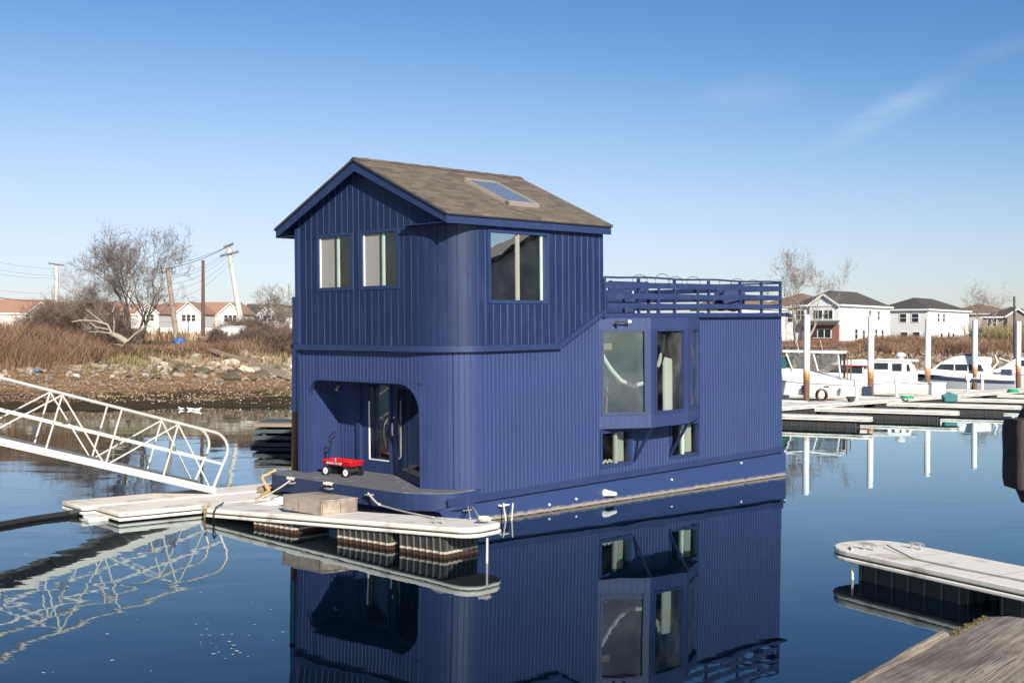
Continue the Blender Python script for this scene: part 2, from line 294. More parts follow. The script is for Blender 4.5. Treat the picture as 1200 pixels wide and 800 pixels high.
# ------------------------------------------------------------------ helpers
WM = {}
def link(o):
    C.objects.link(o); return o
def tag(o, label=None, cat=None, group=None, kind=None):
    if label: o['label'] = label
    if cat: o['category'] = cat
    if group: o['group'] = group
    if kind: o['kind'] = kind
    return o
def thing(name, label, cat, loc=(0, 0, 0), rotz=0, group=None, mat=None):
    o = link(bpy.data.objects.new(name, None)); o.empty_display_size = .3
    mw = mat if mat is not None else Matrix.Translation(loc) @ Matrix.Rotation(rotz, 4, 'Z')
    o.matrix_world = mw; WM[o] = mw
    return tag(o, label, cat, group)
def copy_tree(o, parent=None, loc=None, rotz=None):
    c = o.copy(); C.objects.link(c)
    if parent is not None: c.parent = parent
    if loc is not None: c.location = loc
    if rotz is not None: c.rotation_euler = (0, 0, rotz)
    for ch in list(o.children): copy_tree(ch, c)
    return c
class MB:
    def __init__(s): s.v = []; s.f = []
    def add(s, vs, fs):
        k = len(s.v); s.v += [tuple(v) for v in vs]; s.f += [tuple(i + k for i in f) for f in fs]; return s
    def box(s, x0, x1, y0, y1, z0, z1, mt=None):
        vs = [(x, y, z) for z in (z0, z1) for y in (y0, y1) for x in (x0, x1)]
        if mt: vs = [tuple(mt @ Vector(v)) for v in vs]
        return s.add(vs, [(0, 2, 3, 1), (4, 5, 7, 6), (0, 1, 5, 4), (2, 6, 7, 3), (0, 4, 6, 2), (1, 3, 7, 5)])
    def bar(s, a, b_, w, h, up=(0, 0, 1)):
        a = Vector(a); b_ = Vector(b_); d = (b_ - a).normalized(); sd = d.cross(Vector(up))
        if sd.length < 1e-4: sd = Vector((1, 0, 0))
        sd.normalize(); u = sd.cross(d).normalized()
        vs = [p + sd * (i * w / 2) + u * (j * h / 2) for p in (a, b_) for (i, j) in ((-1, -1), (1, -1), (1, 1), (-1, 1))]
        return s.add(vs, [(0, 1, 2, 3), (7, 6, 5, 4), (0, 4, 5, 1), (1, 5, 6, 2), (2, 6, 7, 3), (3, 7, 4, 0)])
    def tube(s, pts, r, n=8, cap=True):
        pts = [Vector(p) for p in pts]; k = len(pts); rs = r if isinstance(r, (list, tuple)) else [r] * k
        vs = []; ref = None
        for i, p in enumerate(pts):
            d = (pts[min(i + 1, k - 1)] - pts[max(i - 1, 0)]); d = d.normalized() if d.length > 1e-9 else Vector((0, 0, 1))
            if ref is None: ref = Vector((0, 0, 1)) if abs(d.z) < .9 else Vector((1, 0, 0))
            a = d.cross(ref).normalized(); b_ = d.cross(a).normalized(); ref = b_.cross(d) if False else ref
            if abs(d.dot(ref)) > .97: ref = a
            for j in range(n):
                t = 2 * math.pi * j / n; vs.append(p + a * (math.cos(t) * rs[i]) + b_ * (math.sin(t) * rs[i]))
        fs = [(i * n + j, i * n + (j + 1) % n, (i + 1) * n + (j + 1) % n, (i + 1) * n + j) for i in range(k - 1) for j in range(n)]
        if cap: fs += [tuple(range(n - 1, -1, -1)), tuple(range((k - 1) * n, k * n))]
        return s.add(vs, fs)
    def prism(s, poly, z0, z1, mt=None):
        k = len(poly); vs = [(x, y, z0) for x, y in poly] + [(x, y, z1) for x, y in poly]
        if mt: vs = [tuple(mt @ Vector(v)) for v in vs]
        return s.add(vs, [tuple(range(k - 1, -1, -1)), tuple(range(k, 2 * k))] + [(i, (i + 1) % k, k + (i + 1) % k, k + i) for i in range(k)])
    def loft(s, rings, cap=True, closed=True):
        n = len(rings[0]); vs = [p for r in rings for p in r]; k = len(rings); m_ = n if closed else n - 1
        fs = [(i * n + j, i * n + (j + 1) % n, (i + 1) * n + (j + 1) % n, (i + 1) * n + j) for i in range(k - 1) for j in range(m_)]
        if cap: fs += [tuple(range(n - 1, -1, -1)), tuple(range((k - 1) * n, k * n))]
        return s.add(vs, fs)
    def build(s, name, mat, parent=None, world=False, smooth=False, bevel=0, uv=None):
        vs = s.v
        if world and parent is not None:
            inv = WM[parent].inverted(); vs = [tuple(inv @ Vector(v)) for v in vs]
        me = bpy.data.meshes.new(name); me.from_pydata(vs, [], s.f); me.update()
        import bmesh
        bm = bmesh.new(); bm.from_mesh(me); bmesh.ops.recalc_face_normals(bm, faces=bm.faces)
        if bevel:
            es = [e for e in bm.edges if len(e.link_faces) == 2 and e.calc_face_angle(0) > .6]
            bmesh.ops.bevel(bm, geom=es, offset=bevel, segments=1, affect='EDGES', clamp_overlap=True)
        bm.to_mesh(me); bm.free()
        if smooth:
            me.polygons.foreach_set('use_smooth', [True] * len(me.polygons))
            try: me.set_sharp_from_angle(angle=R(38))
            except Exception: pass
        if uv: 
            ul = me.uv_layers.new(name='UVMap')
            for lp in me.loops: ul.data[lp.index].uv = uv(me.vertices[lp.vertex_index].co)
        if isinstance(mat, (list, tuple)):
            for q in mat: me.materials.append(q)
        else: me.materials.append(mat)
        o = link(bpy.data.objects.new(name, me))
        if parent is not None: o.parent = parent
        return o
def rrect(x0, x1, y0, y1, r, n=6, corners=(1, 1, 1, 1)):
    out = []
    for (cx, cy, a0, on) in ((x1 - r, y0 + r, -90, corners[0]), (x1 - r, y1 - r, 0, corners[1]), (x0 + r, y1 - r, 90, corners[2]), (x0 + r, y0 + r, 180, corners[3])):
        if not on:
            out.append((cx + (r if a0 in (-90, 0) else -r), cy + (r if a0 in (0, 90) else -r))); continue
        for i in range(n + 1):
            a = R(a0 + 90 * i / n); out.append((cx + r * math.cos(a), cy + r * math.sin(a)))
    return out
def np_mesh(name, verts, faces, mat, parent=None, tint=None, smooth=False):
    """fast mesh from arrays; faces (F,k)"""
    me = bpy.data.meshes.new(name); F, k = faces.shape
    me.vertices.add(len(verts)); me.vertices.foreach_set('co', verts.astype(np.float32).ravel())
    me.loops.add(F * k); me.loops.foreach_set('vertex_index', faces.astype(np.int32).ravel())
    me.polygons.add(F); me.polygons.foreach_set('loop_start', np.arange(0, F * k, k, dtype=np.int32))
    me.update(calc_edges=True)
    if smooth: me.polygons.foreach_set('use_smooth', np.ones(F, bool))
    if tint is not None:
        a = me.attributes.new('tint', 'FLOAT_COLOR', 'POINT'); a.data.foreach_set('color', tint.astype(np.float32).ravel())
    me.materials.append(mat); o = link(bpy.data.objects.new(name, me))
    if parent is not None: o.parent = parent
    return o
def px_ray(px, py):
    f, h, r = 1381.6, 394.94, R(.388); x, y = px - 600, py - h
    return ((x * math.cos(r) + y * math.sin(r)) / f, (x * math.sin(r) - y * math.cos(r)) / f)   # X/Y, (Z-eye)/Y
def atY(px, py, Y):
    a, b_ = px_ray(px, py); return Vector((a * Y, Y, EYE + b_ * Y))

# ------------------------------------------------------------------ terrain and water
def shore(x):
    xs = [-400, -120, -70, -45, -30, -20, -12, -4, 6, 16, 40, 80, 200, 500]
    ys = [20, 22, 30, 44, 56, 60.5, 64, 74, 90, 99, 112, 128, 170, 240]
    return float(np.interp(x, xs, ys))
def hgt(x, y):
    d = y - shore(x)
    t = min(1, max(0, (x + 5) / 18))
    zl = float(np.interp(d, [-40, -6, 0, 5, 10, 16, 26, 60], [-4, -.8, 0, .5, 1.2, 2.2, 2.75, 2.9]))
    zr = float(np.interp(d, [-40, -8, 0, 12, 22, 30, 45, 70], [-4, -.8, 0, .7, 1.5, 2.3, 3.0, 3.3]))
    z = zl * (1 - t) + zr * t
    k = min(1, max(0, (d + 8) / 10)) * min(1, max(0, 1 - (d - 60) / 60))
    z += k * .28 * noise.fractal(Vector((x * .16, y * .16, 3)), 1, 2, 4) + k * .1 * noise.noise(Vector((x * .9, y * .9, 1)))
    return z
def axis(a, b_, fine, c0, c1, coarse):
    out = [a]; v = a
    while v < b_:
        s = fine if c0 <= v <= c1 else min(coarse, max(fine, .12 * max(c0 - v, v - c1)))
        v += s; out.append(v)
    return out
gx = axis(-4000, 4000, .8, -45, 70, 400); gy = axis(14, 6000, .8, 50, 135, 500)
nx, ny = len(gx), len(gy)
V = np.array([(x, y, hgt(x, y)) for y in gy for x in gx])
ii = np.arange((ny - 1) * (nx - 1)); r_, c_ = ii // (nx - 1), ii % (nx - 1); k0 = r_ * nx + c_
F = np.stack([k0, k0 + 1, k0 + nx + 1, k0 + nx], 1)
tag(np_mesh('ground', V, F, M['ground'], smooth=True), kind='structure')
w = MB().add([(-4000, -400, 0), (4000, -400, 0), (4000, 400, 0), (-4000, 400, 0)], [(0, 1, 2, 3)]).build('water', M['water']); tag(w, kind='structure')

# ------------------------------------------------------------------ the houseboat (local x aft, y to port, z up)
BL = Vector((.69, .72, .02)); 
_ph, _t = R(46.209), R(1.189)
BL = Vector((math.cos(_ph) * math.cos(_t), math.sin(_ph) * math.cos(_t), math.sin(_t))); BY = Vector((-math.sin(_ph), math.cos(_ph), 0)); BZ = BL.cross(BY)
BM = Matrix(((BL.x, BY.x, BZ.x, -.984), (BL.y, BY.y, BZ.y, 23.742), (BL.z, BY.z, BZ.z, 0), (0, 0, 0, 1)))
boat = thing('houseboat', 'two-storey dark blue clapboard houseboat with brown gabled roof and roof deck', 'houseboat', mat=BM)
W, WR, RB, RL, L1, L2, F0 = 5.08, 5.427, 1.2, .65, 4.493, 12.25, -.25
def bw(l, b, u): return BM @ Vector((l, -b, u))
ARC = [(F0 + (RL - F0) * (1 - math.cos(t)), -RB * (1 - math.sin(t))) for t in [math.pi / 2 * i / 60 for i in range(61)]]
alen = [0]
for i in range(60): alen.append(alen[-1] + math.dist(ARC[i], ARC[i + 1]))
S1 = W - RB; S2 = S1 + alen[-1]
def path(s, Lx):
    """-> l, b, outward normal (l, b)"""
    if s <= S1: return F0, -W + s, -1, 0
    if s <= S2:
        a = s - S1; i = min(59, max(0, next((k for k in range(60) if alen[k + 1] >= a), 59))); t = (a - alen[i]) / (alen[i + 1] - alen[i])
        l = ARC[i][0] * (1 - t) + ARC[i + 1][0] * t; b_ = ARC[i][1] * (1 - t) + ARC[i + 1][1] * t
        th = (i + t) / 60 * math.pi / 2; nl, nb = -math.cos(th) * RB, math.sin(th) * (RL - F0); q = math.hypot(nl, nb)
        return l, b_, nl / q, nb / q
    s3 = S2 + Lx - RL
    if s <= s3: return RL + s - S2, 0, 0, 1
    if s <= s3 + W: return Lx, -(s - s3), 1, 0
    return Lx - (s - s3 - W), -W, 0, -1
def s_side(l): return S2 + l - RL
def s_front(b_): return b_ + W
def wall(Lx, bot, top, holes, spacing, off, extra=()):
    tot = S2 + Lx - RL + W + Lx - F0; S = {0.0, tot, S1, S2, s_side(Lx), s_side(Lx) + W}
    g = spacing * .5
    grooves = set()
    while g < tot:
        for d in (-.013, -.005, .005, .012):
            v = round(g + d, 5)
            if 0 < v < tot: S.add(v)
            if abs(d) < .0055: grooves.add(v)
        g += spacing * (1 if spacing < .15 else RNG.choice([.92, 1.0, 1.08]))
    for h in holes: S.update(round(v, 5) for v in h['S'])
    S.update(extra); S.update(round(v, 5) for v in np.linspace(S1, S2, 40))
    S = sorted(S); out, inn, glintm = MB(), MB(), MB()
    def iv(s, l_, b_):
        I = [(bot(l_, b_), top(l_, b_))]
        for h in holes:
            q = h['f'](s)
            if q is None: continue
            J = []
            for (a, c) in I:
                if q[1] <= a or q[0] >= c: J.append((a, c)); continue
                if q[0] > a: J.append((a, q[0]))
                if q[1] < c: J.append((q[1], c))
            I = J
        return I
    for i in range(len(S) - 1):
        sa, sb = S[i], S[i + 1]
        if sb - sa < 1e-5: continue
        A, B = path(sa + 1e-6, Lx), path(sb - 1e-6, Lx)
        Ia, Ib = iv(sa + 1e-5, A[0], A[1]), iv(sb - 1e-5, B[0], B[1])
        if len(Ia) != len(Ib): Ib = Ia if len(Ia) < len(Ib) else Ib; Ia = Ib if len(Ia) > len(Ib) else Ia
        ga = -.014 if sa in grooves else 0; gb = -.014 if sb in grooves else 0
        tgt = glintm if (ga < 0 and gb == 0 and sb - sa < .01) else out  # one bevel of each groove carries the painted highlight
        for (a0, a1), (b0, b1) in zip(Ia, Ib):
            pa = lambda P, o, u: (P[0] + P[2] * (off + o), -(P[1] + P[3] * (off + o)), u)
            tgt.add([pa(A, ga, a0), pa(B, gb, b0), pa(B, gb, b1), pa(A, ga, a1)], [(0, 1, 2, 3)])
            inn.add([pa(A, -.12, a0), pa(B, -.12, b0), pa(B, -.12, b1), pa(A, -.12, a1)], [(3, 2, 1, 0)])
    return out, inn, glintm
def rect_hole(s0, s1, u0, u1): return dict(S=(s0, s1), f=lambda s: (u0, u1) if s0 < s < s1 else None)
def belt_u(l, b_):
    return 3.55 if l < 2.99 else (3.55 + (l - 2.99) / (4.42 - 2.99) * .67 if l < 4.42 else 4.22)
ZR, ZE = 7.611, 6.289; SLOPE = (ZR - ZE) / (WR / 2 + .164)
def roof_u(b_): return ZR - SLOPE * abs(b_ + WR / 2) - .07
# porch opening with rounded top corners
OB0, OB1, OU0, OU1, OR = -4.775, -.972, .60, 2.81, .60
def arch(s):
    b_ = s - W
    if not (OB0 < b_ < OB1): return None
    d = min(b_ - OB0, OB1 - b_)
    rx = .42 if b_ - OB0 < OB1 - b_ else .62; ry = .45 if rx == .42 else .62
    if d < rx: return OU0, OU1 - ry + ry * math.sqrt(max(0, 1 - ((rx - d) / rx) ** 2))
    return OU0, OU1
archS = [OB0 + W, OB1 + W] + [OB0 + W + .42 * (1 - math.cos(R(a))) for a in range(5, 91, 5)] + [OB1 + W - .62 * (1 - math.cos(R(a))) for a in range(5, 91, 5)]
FW = [(-4.307, -3.088), (-2.77, -1.543)]
up_holes = [rect_hole(s_front(a), s_front(b_), 4.83, 6.04) for a, b_ in FW] + [rect_hole(s_side(.80), s_side(2.61), 4.5, 5.985)]
bay_hole = rect_hole(s_side(4.5), s_side(8.2), 1.78, 3.92)
lo_holes = [dict(S=archS, f=arch), bay_hole, rect_hole(s_side(4.40), s_side(5.52), .75, 1.56), rect_hole(s_side(7.08), s_side(8.28), .73, 1.55)]
upo, upi, upw = wall(L1, belt_u, lambda l, b_: roof_u(b_) if (l < RL - .001 or l > L1 - .001) else 6.2, up_holes, .21, .03, extra=[s_front(-WR / 2), s_side(2.99), s_side(4.42)])
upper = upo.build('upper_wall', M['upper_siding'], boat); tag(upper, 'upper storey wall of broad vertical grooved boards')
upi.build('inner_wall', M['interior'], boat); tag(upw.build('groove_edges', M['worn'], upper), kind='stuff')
def lo_bot(l, b_): return .45 if l > F0 + .02 and b_ > -W + .01 else .60
loo, loi, low_ = wall(L2, lo_bot, lambda l, b_: belt_u(l, b_), lo_holes, .12, .0, extra=[s_side(2.99), s_side(4.42)])
lower = loo.build('lower_wall', M['siding'], boat); tag(lower, 'lower storey wall of narrow vertical grooved boards')
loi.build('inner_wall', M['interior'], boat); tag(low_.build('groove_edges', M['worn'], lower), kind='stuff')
def cb(m_, l0, l1, b0, b1, u0, u1): return m_.box(l0, l1, -b1, -b0, u0, u1)
def ribbon(pts, u0, u1, d0, d1):
    """strip along path points (l,b,nl,nb); u0,u1 functions of (l,b)"""
    m_ = MB(); rings = []
    for (l, b_, nl, nb) in pts:
        a, c = u0(l, b_), u1(l, b_)
        rings.append([(l + nl * d, -(b_ + nb * d), u) for d, u in ((d0, a), (d1, a), (d1, c), (d0, c))])
    return m_.loft(rings)
ps = [0, .5, 1, 2, 3, S1 - .3, S1] + list(np.linspace(S1, S2, 24))[1:] + [s_side(l) for l in (1.2, 2, 2.98)]
pts = [path(s, L2) for s in ps]; pts[0] = (F0, -W - .07, -1, 0)
ribbon(pts, lambda l, b_: 3.49, lambda l, b_: 3.61, .0, .115).build('belt_trim', M['trim'], boat, smooth=True)
ribbon([(2.9, 0, 0, 1), (4.44, 0, 0, 1)], lambda l, b_: 3.49 + (l - 2.9) * .475, lambda l, b_: 3.61 + (l - 2.9) * .475, .032, .10).build('belt_trim', M['trim'], boat)
ribbon([(4.40, 0, 0, 1), (12.44, 0, 0, 1)], lambda l, b_: 4.16, lambda l, b_: 4.27, .0, .13).build('roof_deck_edge', M['trim'], boat)
ribbon([(12.3, .13, 1, 0), (12.3, -W - .1, 1, 0)], lambda l, b_: 4.163, lambda l, b_: 4.267, -.05, .13).build('roof_deck_edge', M['trim'], boat)
m_ = MB(); cb(m_, L1 + .04, 12.24, -W + .02, -.02, 4.10, 4.25); m_.build('roof_deck', M['deckpaint'], boat)
m_ = MB(); m_.prism([(F0 + .14, W - .14), (F0 + .14, 1.3), (.12, .75), (.6, .3), (1.0, .14), (5, .14), (5, W - .14)], 3.42, 3.57); m_.build('upper_floor', M['infloor'], boat)
m_ = MB(); m_.prism([(F0 + .14, W - .14), (F0 + .14, 1.3), (.12, .75), (.6, .3), (1.0, .14), (L1 - .1, .14), (L1 - .1, W - .14)], 6.10, 6.14); m_.build('ceiling', M['interior'], boat)
m_ = MB(); m_.prism([(F0 + .14, W - .14), (F0 + .14, 1.3), (.12, .75), (.6, .3), (1.0, .14), (12.1, .14), (12.1, W - .14)], .50, .66); m_.build('lower_floor', M['infloor'], boat)
m_ = MB(); cb(m_, 3.9, 3.98, -W + .14, -.9, .66, 3.4); m_.build('partition', M['interior'], boat)
m_ = MB(); cb(m_, 10, 10.08, -W + .14, -.13, .66, 4.08); m_.build('partition', M['interior'], boat)
# smooth band at the foot of the siding
ribbon([(-.40, -.012, 0, 1), (L2 + .02, 0, 0, 1)], lambda l, b_: .435, lambda l, b_: .575, .014, .04).build('base_trim', M['trim'], boat)
m_ = MB(); m_.tube([(-.02 - .0, W + .02, .6), (-.02, W + .02, 6.2)], .03, 4)
m_ = MB(); cb(m_, F0 - .035, F0 + .05, -W - .045, -W + .06, .66, 3.5); cb(m_, F0 - .06, F0 + .03, -W - .06, -W + .07, 3.62, 6.25); m_.build('corner_board', M['trim'], boat)

# hull
prof = [(-.55, .33), (-.12, -.10), (.4, -1), (12.3, -1), (12.56, -.6), (12.56, .50), (12.26, .50), (12.26, .44), (.0, .44), (-.40, .40)]
m_ = MB(); k = len(prof); vs = [(l, .07, u) for l, u in prof] + [(l, W - .05, u) for l, u in prof]
m_.add(vs, [tuple(range(k)), tuple(range(2 * k - 1, k - 1, -1))] + [(i, (i + 1) % k, k + (i + 1) % k, k + i) for i in range(k)])
m_.build('hull', M['hull'], boat)
# foredeck platform and porch floor
fd = [(.35, .03), (-.02, .035)] + [(-.90 + .90 * (1 - math.cos(t)) * 1.0, -1.25 + 1.28 * math.sin(t)) for t in [math.pi / 2 * i / 14 for i in range(13, -1, -1)]] + [(-.90, -5.0), (-.80, -5.42), (-.6, -5.55), (F0 + .02, -5.55), (F0 + .02, -5.0), (F0 + .02, -1.0), (.02, -.4), (.35, -.05)]
pl = [(l, -b_) for l, b_ in fd]
m_ = MB().prism(pl, .335, .672); m_.build('platform_fascia', M['trim'], boat, smooth=True)
m_ = MB().prism([(l, -b_) for l, b_ in fd], .674, .690); m_.build('foredeck', M['deckpaint'], boat)
m_ = MB(); m_.prism([(F0 + .021, -OB0), (F0 + .021, .98), (.9, 3.0), (.9, 4.95)], .60, .6895); m_.build('porch_floor', M['deckpaint'], boat)
m_ = MB(); cb(m_, .36, .52, .0, .036, .50, .69); m_.build('platform_bracket', M['trim'], boat)
# porch walls
def panel(p0, p1, u0, u1, sp, mat, name):
    p0 = Vector((p0[0], -p0[1], 0)); p1 = Vector((p1[0], -p1[1], 0)); d = p1 - p0; Ln = d.length; d.normalize(); nrm = Vector((d.y, -d.x, 0))
    S = [(0, 0)]; g = sp / 2
    while g < Ln - .01: S += [(g - .008, 0), (g - .003, 1), (g + .003, 1), (g + .008, 0)]; g += sp
    S.append((Ln, 0)); m_ = MB(); vs = []
    for s, q in S:
        p = p0 + d * s + nrm * (-.011 * q); vs += [(p.x, p.y, u0), (p.x, p.y, u1)]
    m_.add(vs, [(2 * i, 2 * i + 2, 2 * i + 3, 2 * i + 1) for i in range(len(S) - 1)]); return m_.build(name, mat, boat)
panel((.74, -4.93), (F0, OB0), .66, 2.83, .12, M['siding'], 'porch_wall')
panel((.78, -4.24), (.74, -4.93), .66, 2.83, .12, M['siding'], 'porch_wall')
m_ = MB(); m_.prism([(F0 + .004, 5.0), (F0 + .004, .9), (1.0, 3.0), (1.0, 5.0)], OU1 + .002, OU1 + .05); m_.build('porch_ceiling', M['trim'], boat)
# arch reveal
S = sorted(set(archS)); m_ = MB(); vs = []
S = [S[0] + 1e-4] + S[1:-1] + [S[-1] - 1e-4]
pr_ = [(s - W, arch(s)[1]) for s in S]; pr_ = [(pr_[0][0], .66)] + pr_ + [(pr_[-1][0], .66)]
for b_, u in pr_: vs += [(F0 - .004, -b_, u), (F0 + .12, -b_, u)]
m_.add(vs, [(2 * i, 2 * i + 1, 2 * i + 3, 2 * i + 2) for i in range(len(pr_) - 1)]); m_.build('porch_reveal', M['trim'], boat)

# roof: two shingled slopes, fascia, rake boards, soffit
of, ob, os_ = .499, .124, .164
for sg, nm in ((1, 'roof_slope'), (-1, 'roof_slope')):
    bb = os_ if sg > 0 else -WR - os_; m_ = MB()
    rid = -WR / 2
    n0 = Vector((0, 0, 1))
    def P(l, b_, d): return (l, -b_, ZR - SLOPE * abs(b_ - rid) + d)
    l0, l1 = -of - .03, L1 + ob + .03; e = bb + sg * .03
    m_.add([P(l0, rid, 0), P(l1, rid, 0), P(l1, e, 0), P(l0, e, 0), P(l0, rid, -.035), P(l1, rid, -.035), P(l1, e, -.035), P(l0, e, -.035)],
           [(0, 1, 2, 3), (4, 5, 6, 7), (0, 1, 5, 4), (2, 3, 7, 6), (1, 2, 6, 5), (0, 3, 7, 4)])
    m_.build(nm, M['shingle'], boat, uv=lambda co: (co.x, math.hypot(1, SLOPE) * abs(-co.y - rid)))
    m_ = MB(); cb(m_, -of, L1 + ob, min(bb, bb - sg * .04), max(bb, bb - sg * .04), ZE - .235, ZE - .037); m_.build('eave_fascia', M['trim'], boat)
    for (la, lb) in ((-of, -of + .04), (L1 + ob - .04, L1 + ob)):
        m_ = MB(); bz = bb + sg * .004
        for l in (la, lb): pass
        vs = []
        for l in (la - .002, lb):
            vs += [(l, -rid, ZR - .037), (l, -rid, ZR - .28), (l, -bz, ZE - .237), (l, -bz, ZE - .037)]
        m_.add(vs, [(0, 1, 2, 3), (7, 6, 5, 4), (0, 3, 7, 4), (1, 2, 6, 5), (2, 3, 7, 6), (0, 1, 5, 4)]); m_.build('rake_board', M['trim'], boat)
    for (pa_, pb_) in (((-of - .022, rid), (-of - .022, bb + sg * .02)), ((L1 + ob + .02, rid), (L1 + ob + .02, bb + sg * .02)), ((-of - .02, bb + sg * .024), (L1 + ob + .02, bb + sg * .024))):
        q0, q1 = P(pa_[0], pa_[1], -.05), P(pb_[0], pb_[1], -.05); MB().bar(q0, q1, .03, .03).build('drip_edge', M['dark'], boat)
    m_ = MB(); b0, b1 = sorted((bb - sg * .04, bb - sg * (os_ + .62)))
    vs = [P(-of + .04, bb - sg * .04, -.04), P(-of + .04, rid, -.04), P(L1 + ob - .04, rid, -.04), P(L1 + ob - .04, bb - sg * .04, -.04)]
    vs += [(x, y, z - .04) for x, y, z in vs]
    m_.add(vs, [(0, 1, 2, 3), (4, 5, 6, 7), (0, 1, 5, 4), (2, 3, 7, 6), (1, 2, 6, 5), (0, 3, 7, 4)]); m_.build('roof_sheathing', M['trim'], boat)
m_ = MB(); cb(m_, -of + .045, L1 + ob - .045, -1.25, os_ - .045, 6.07, 6.085); m_.build('soffit', M['trim'], boat)
m_ = MB(); cb(m_, -of + .045, L1 + ob - .045, -WR - os_ + .045, -W - .03, 6.07, 6.085)
m_.build('soffit', M['trim'], boat)
m_ = MB()
for l in (-of + .045, ): m_.add([(l, W + os_ - .05, 6.09), (l, W - .9, 6.09), (l, W - .9, 6.5), (l + .02, W + os_ - .05, 6.09), (l + .02, W - .9, 6.09), (l + .02, W - .9, 6.5)], [(0, 1, 2), (3, 5, 4), (0, 1, 4, 3), (1, 2, 5, 4), (0, 2, 5, 3)])
m_ = MB(); N = 22
for i in range(N):
    l = -of - .03 + (L1 + ob + of + .06) * i / N; m_.add([(l, WR / 2 - .13, ZR - .13 * SLOPE + .012), (l, WR / 2, ZR + .018 + .006 * (i % 2)), (l, WR / 2 + .13, ZR - .13 * SLOPE + .012),
        (l + .24, WR / 2 - .13, ZR - .13 * SLOPE + .012), (l + .24, WR / 2, ZR + .018 + .006 * (i % 2)), (l + .24, WR / 2 + .13, ZR - .13 * SLOPE + .012)], [(0, 1, 4, 3), (1, 2, 5, 4), (0, 1, 2), (3, 5, 4)])
m_.build('ridge_cap', M['shingle'], boat, uv=lambda co: (co.x, co.y))
# skylight
def RP(l, b_, d):  # point on starboard slope raised d
    q = math.hypot(1, SLOPE); return (l, -(b_ + d * SLOPE / q), ZR - SLOPE * (b_ + WR / 2) + d / q)
sk = MB(); s0, s1, c0, c1 = 1.93, 2.98, -1.93, -.52
for (a, b_, c, d) in ((s0, s0 + .05, c0, c1), (s1 - .05, s1, c0, c1), (s0, s1, c0, c0 + .07), (s0, s1, c1 - .09, c1)):
    sk.add([RP(a, c, -.02), RP(b_, c, -.02), RP(b_, d, -.02), RP(a, d, -.02), RP(a, c, .075), RP(b_, c, .075), RP(b_, d, .075), RP(a, d, .075)], [(0, 1, 2, 3), (4, 5, 6, 7), (0, 1, 5, 4), (1, 2, 6, 5), (2, 3, 7, 6), (3, 0, 4, 7)])
skl = sk.build('skylight', M['stucco'], boat)
m_ = MB(); m_.add([RP(s0 + .05, c0 + .05, .062), RP(s1 - .05, c0 + .05, .062), RP(s1 - .05, c1 - .05, .062), RP(s0 + .05, c1 - .05, .062)], [(0, 1, 2, 3)]); m_.build('pane', M['skyglass'], skl)

# windows -------------------------------------------------------
def mbox(m_, f, a0, a1, u0, u1, d0, d1):
    vs = [f(a, u, d) for d in (d0, d1) for u in (u0, u1) for a in (a0, a1)]
    return m_.add(vs, [(0, 2, 3, 1), (4, 5, 7, 6), (0, 1, 5, 4), (2, 6, 7, 3), (0, 4, 6, 2), (1, 3, 7, 5)])
fF = lambda a, u, d: (F0 - d, -a, u)
fD = lambda a, u, d: (-d, -a, u)
fS = lambda a, u, d: (a, -d, u)
def window(f, a0, a1, u0, u1, off, mull=(), mw=.05, fmat='trim', gmat='glass', depth=.13, fw=.045, mmat=None, name='window', label=None):
    m_ = MB()
    for q in ((a0 - .03, a0 + fw, u0 - .03, u1 + .03), (a1 - fw, a1 + .03, u0 - .03, u1 + .03)): mbox(m_, f, *q, off - depth, off + .018)
    for q in ((a0 + fw, a1 - fw, u0 - .03, u0 + fw), (a0 + fw, a1 - fw, u1 - fw, u1 + .03)): mbox(m_, f, *q, off - depth, off + .016)
    fr = m_.build(name, M[fmat], boat)
    if label: fr['label'] = label
    m_ = MB(); m_.add([f(a0 + fw, u0 + fw, off - .05), f(a1 - fw, u0 + fw, off - .05), f(a1 - fw, u1 - fw, off - .05), f(a0 + fw, u1 - fw, off - .05)], [(0, 1, 2, 3)]); m_.build('pane', M[gmat], fr)
    for c in mull:
        m_ = MB(); mbox(m_, f, c - mw / 2, c + mw / 2, u0 + fw, u1 - fw, off - .09, off - .01); m_.build('mullion', M[mmat or fmat], fr)
    return fr
for (a, b_) in FW:
    mid = (a + b_) / 2 + .02
    wf = window(fF, a, b_, 4.83, 6.04, .03, (mid,), .035, mmat='dark')
    m_ = MB(); mbox(m_, fF, a + .045, mid - .02, 4.88, 5.99, -.012, -.006); m_.build('insect_screen', M['curtain'], wf)
    m_ = MB(); mbox(m_, fF, a + .046, a + .085, 4.88, 5.99, -.005, .012); m_.build('sash', M['white'], wf)
    m_ = MB(); mbox(m_, fF, mid + .02, mid + .10, 4.88, 5.99, -.045, -.01); m_.build('sash', M['mint'], wf)
wf = window(fS, .80, 2.61, 4.50, 5.985, .03, (1.70,), .05, mmat='curtain')
m_ = MB(); mbox(m_, fS, 2.42, 2.475, 4.55, 5.94, -.015, -.005); m_.build('sash', M['mint'], wf)
m_ = MB(); m_.add([(1.78 + .06 * i, .16 + .02 * math.sin(i * 2.3), z) for i in range(11) for z in (4.56, 5.2 + .3 * math.sin(i * .5))], [(2 * i, 2 * i + 2, 2 * i + 3, 2 * i + 1) for i in range(10)]); m_.build('cafe_curtain', M['curtainw'], wf)
# things on the sill inside
m_ = MB(); mbox(m_, fS, .9, 1.35, 4.5, 4.62, -.6, -.3); m_.build('shelf_clutter', M['ropey'], wf)
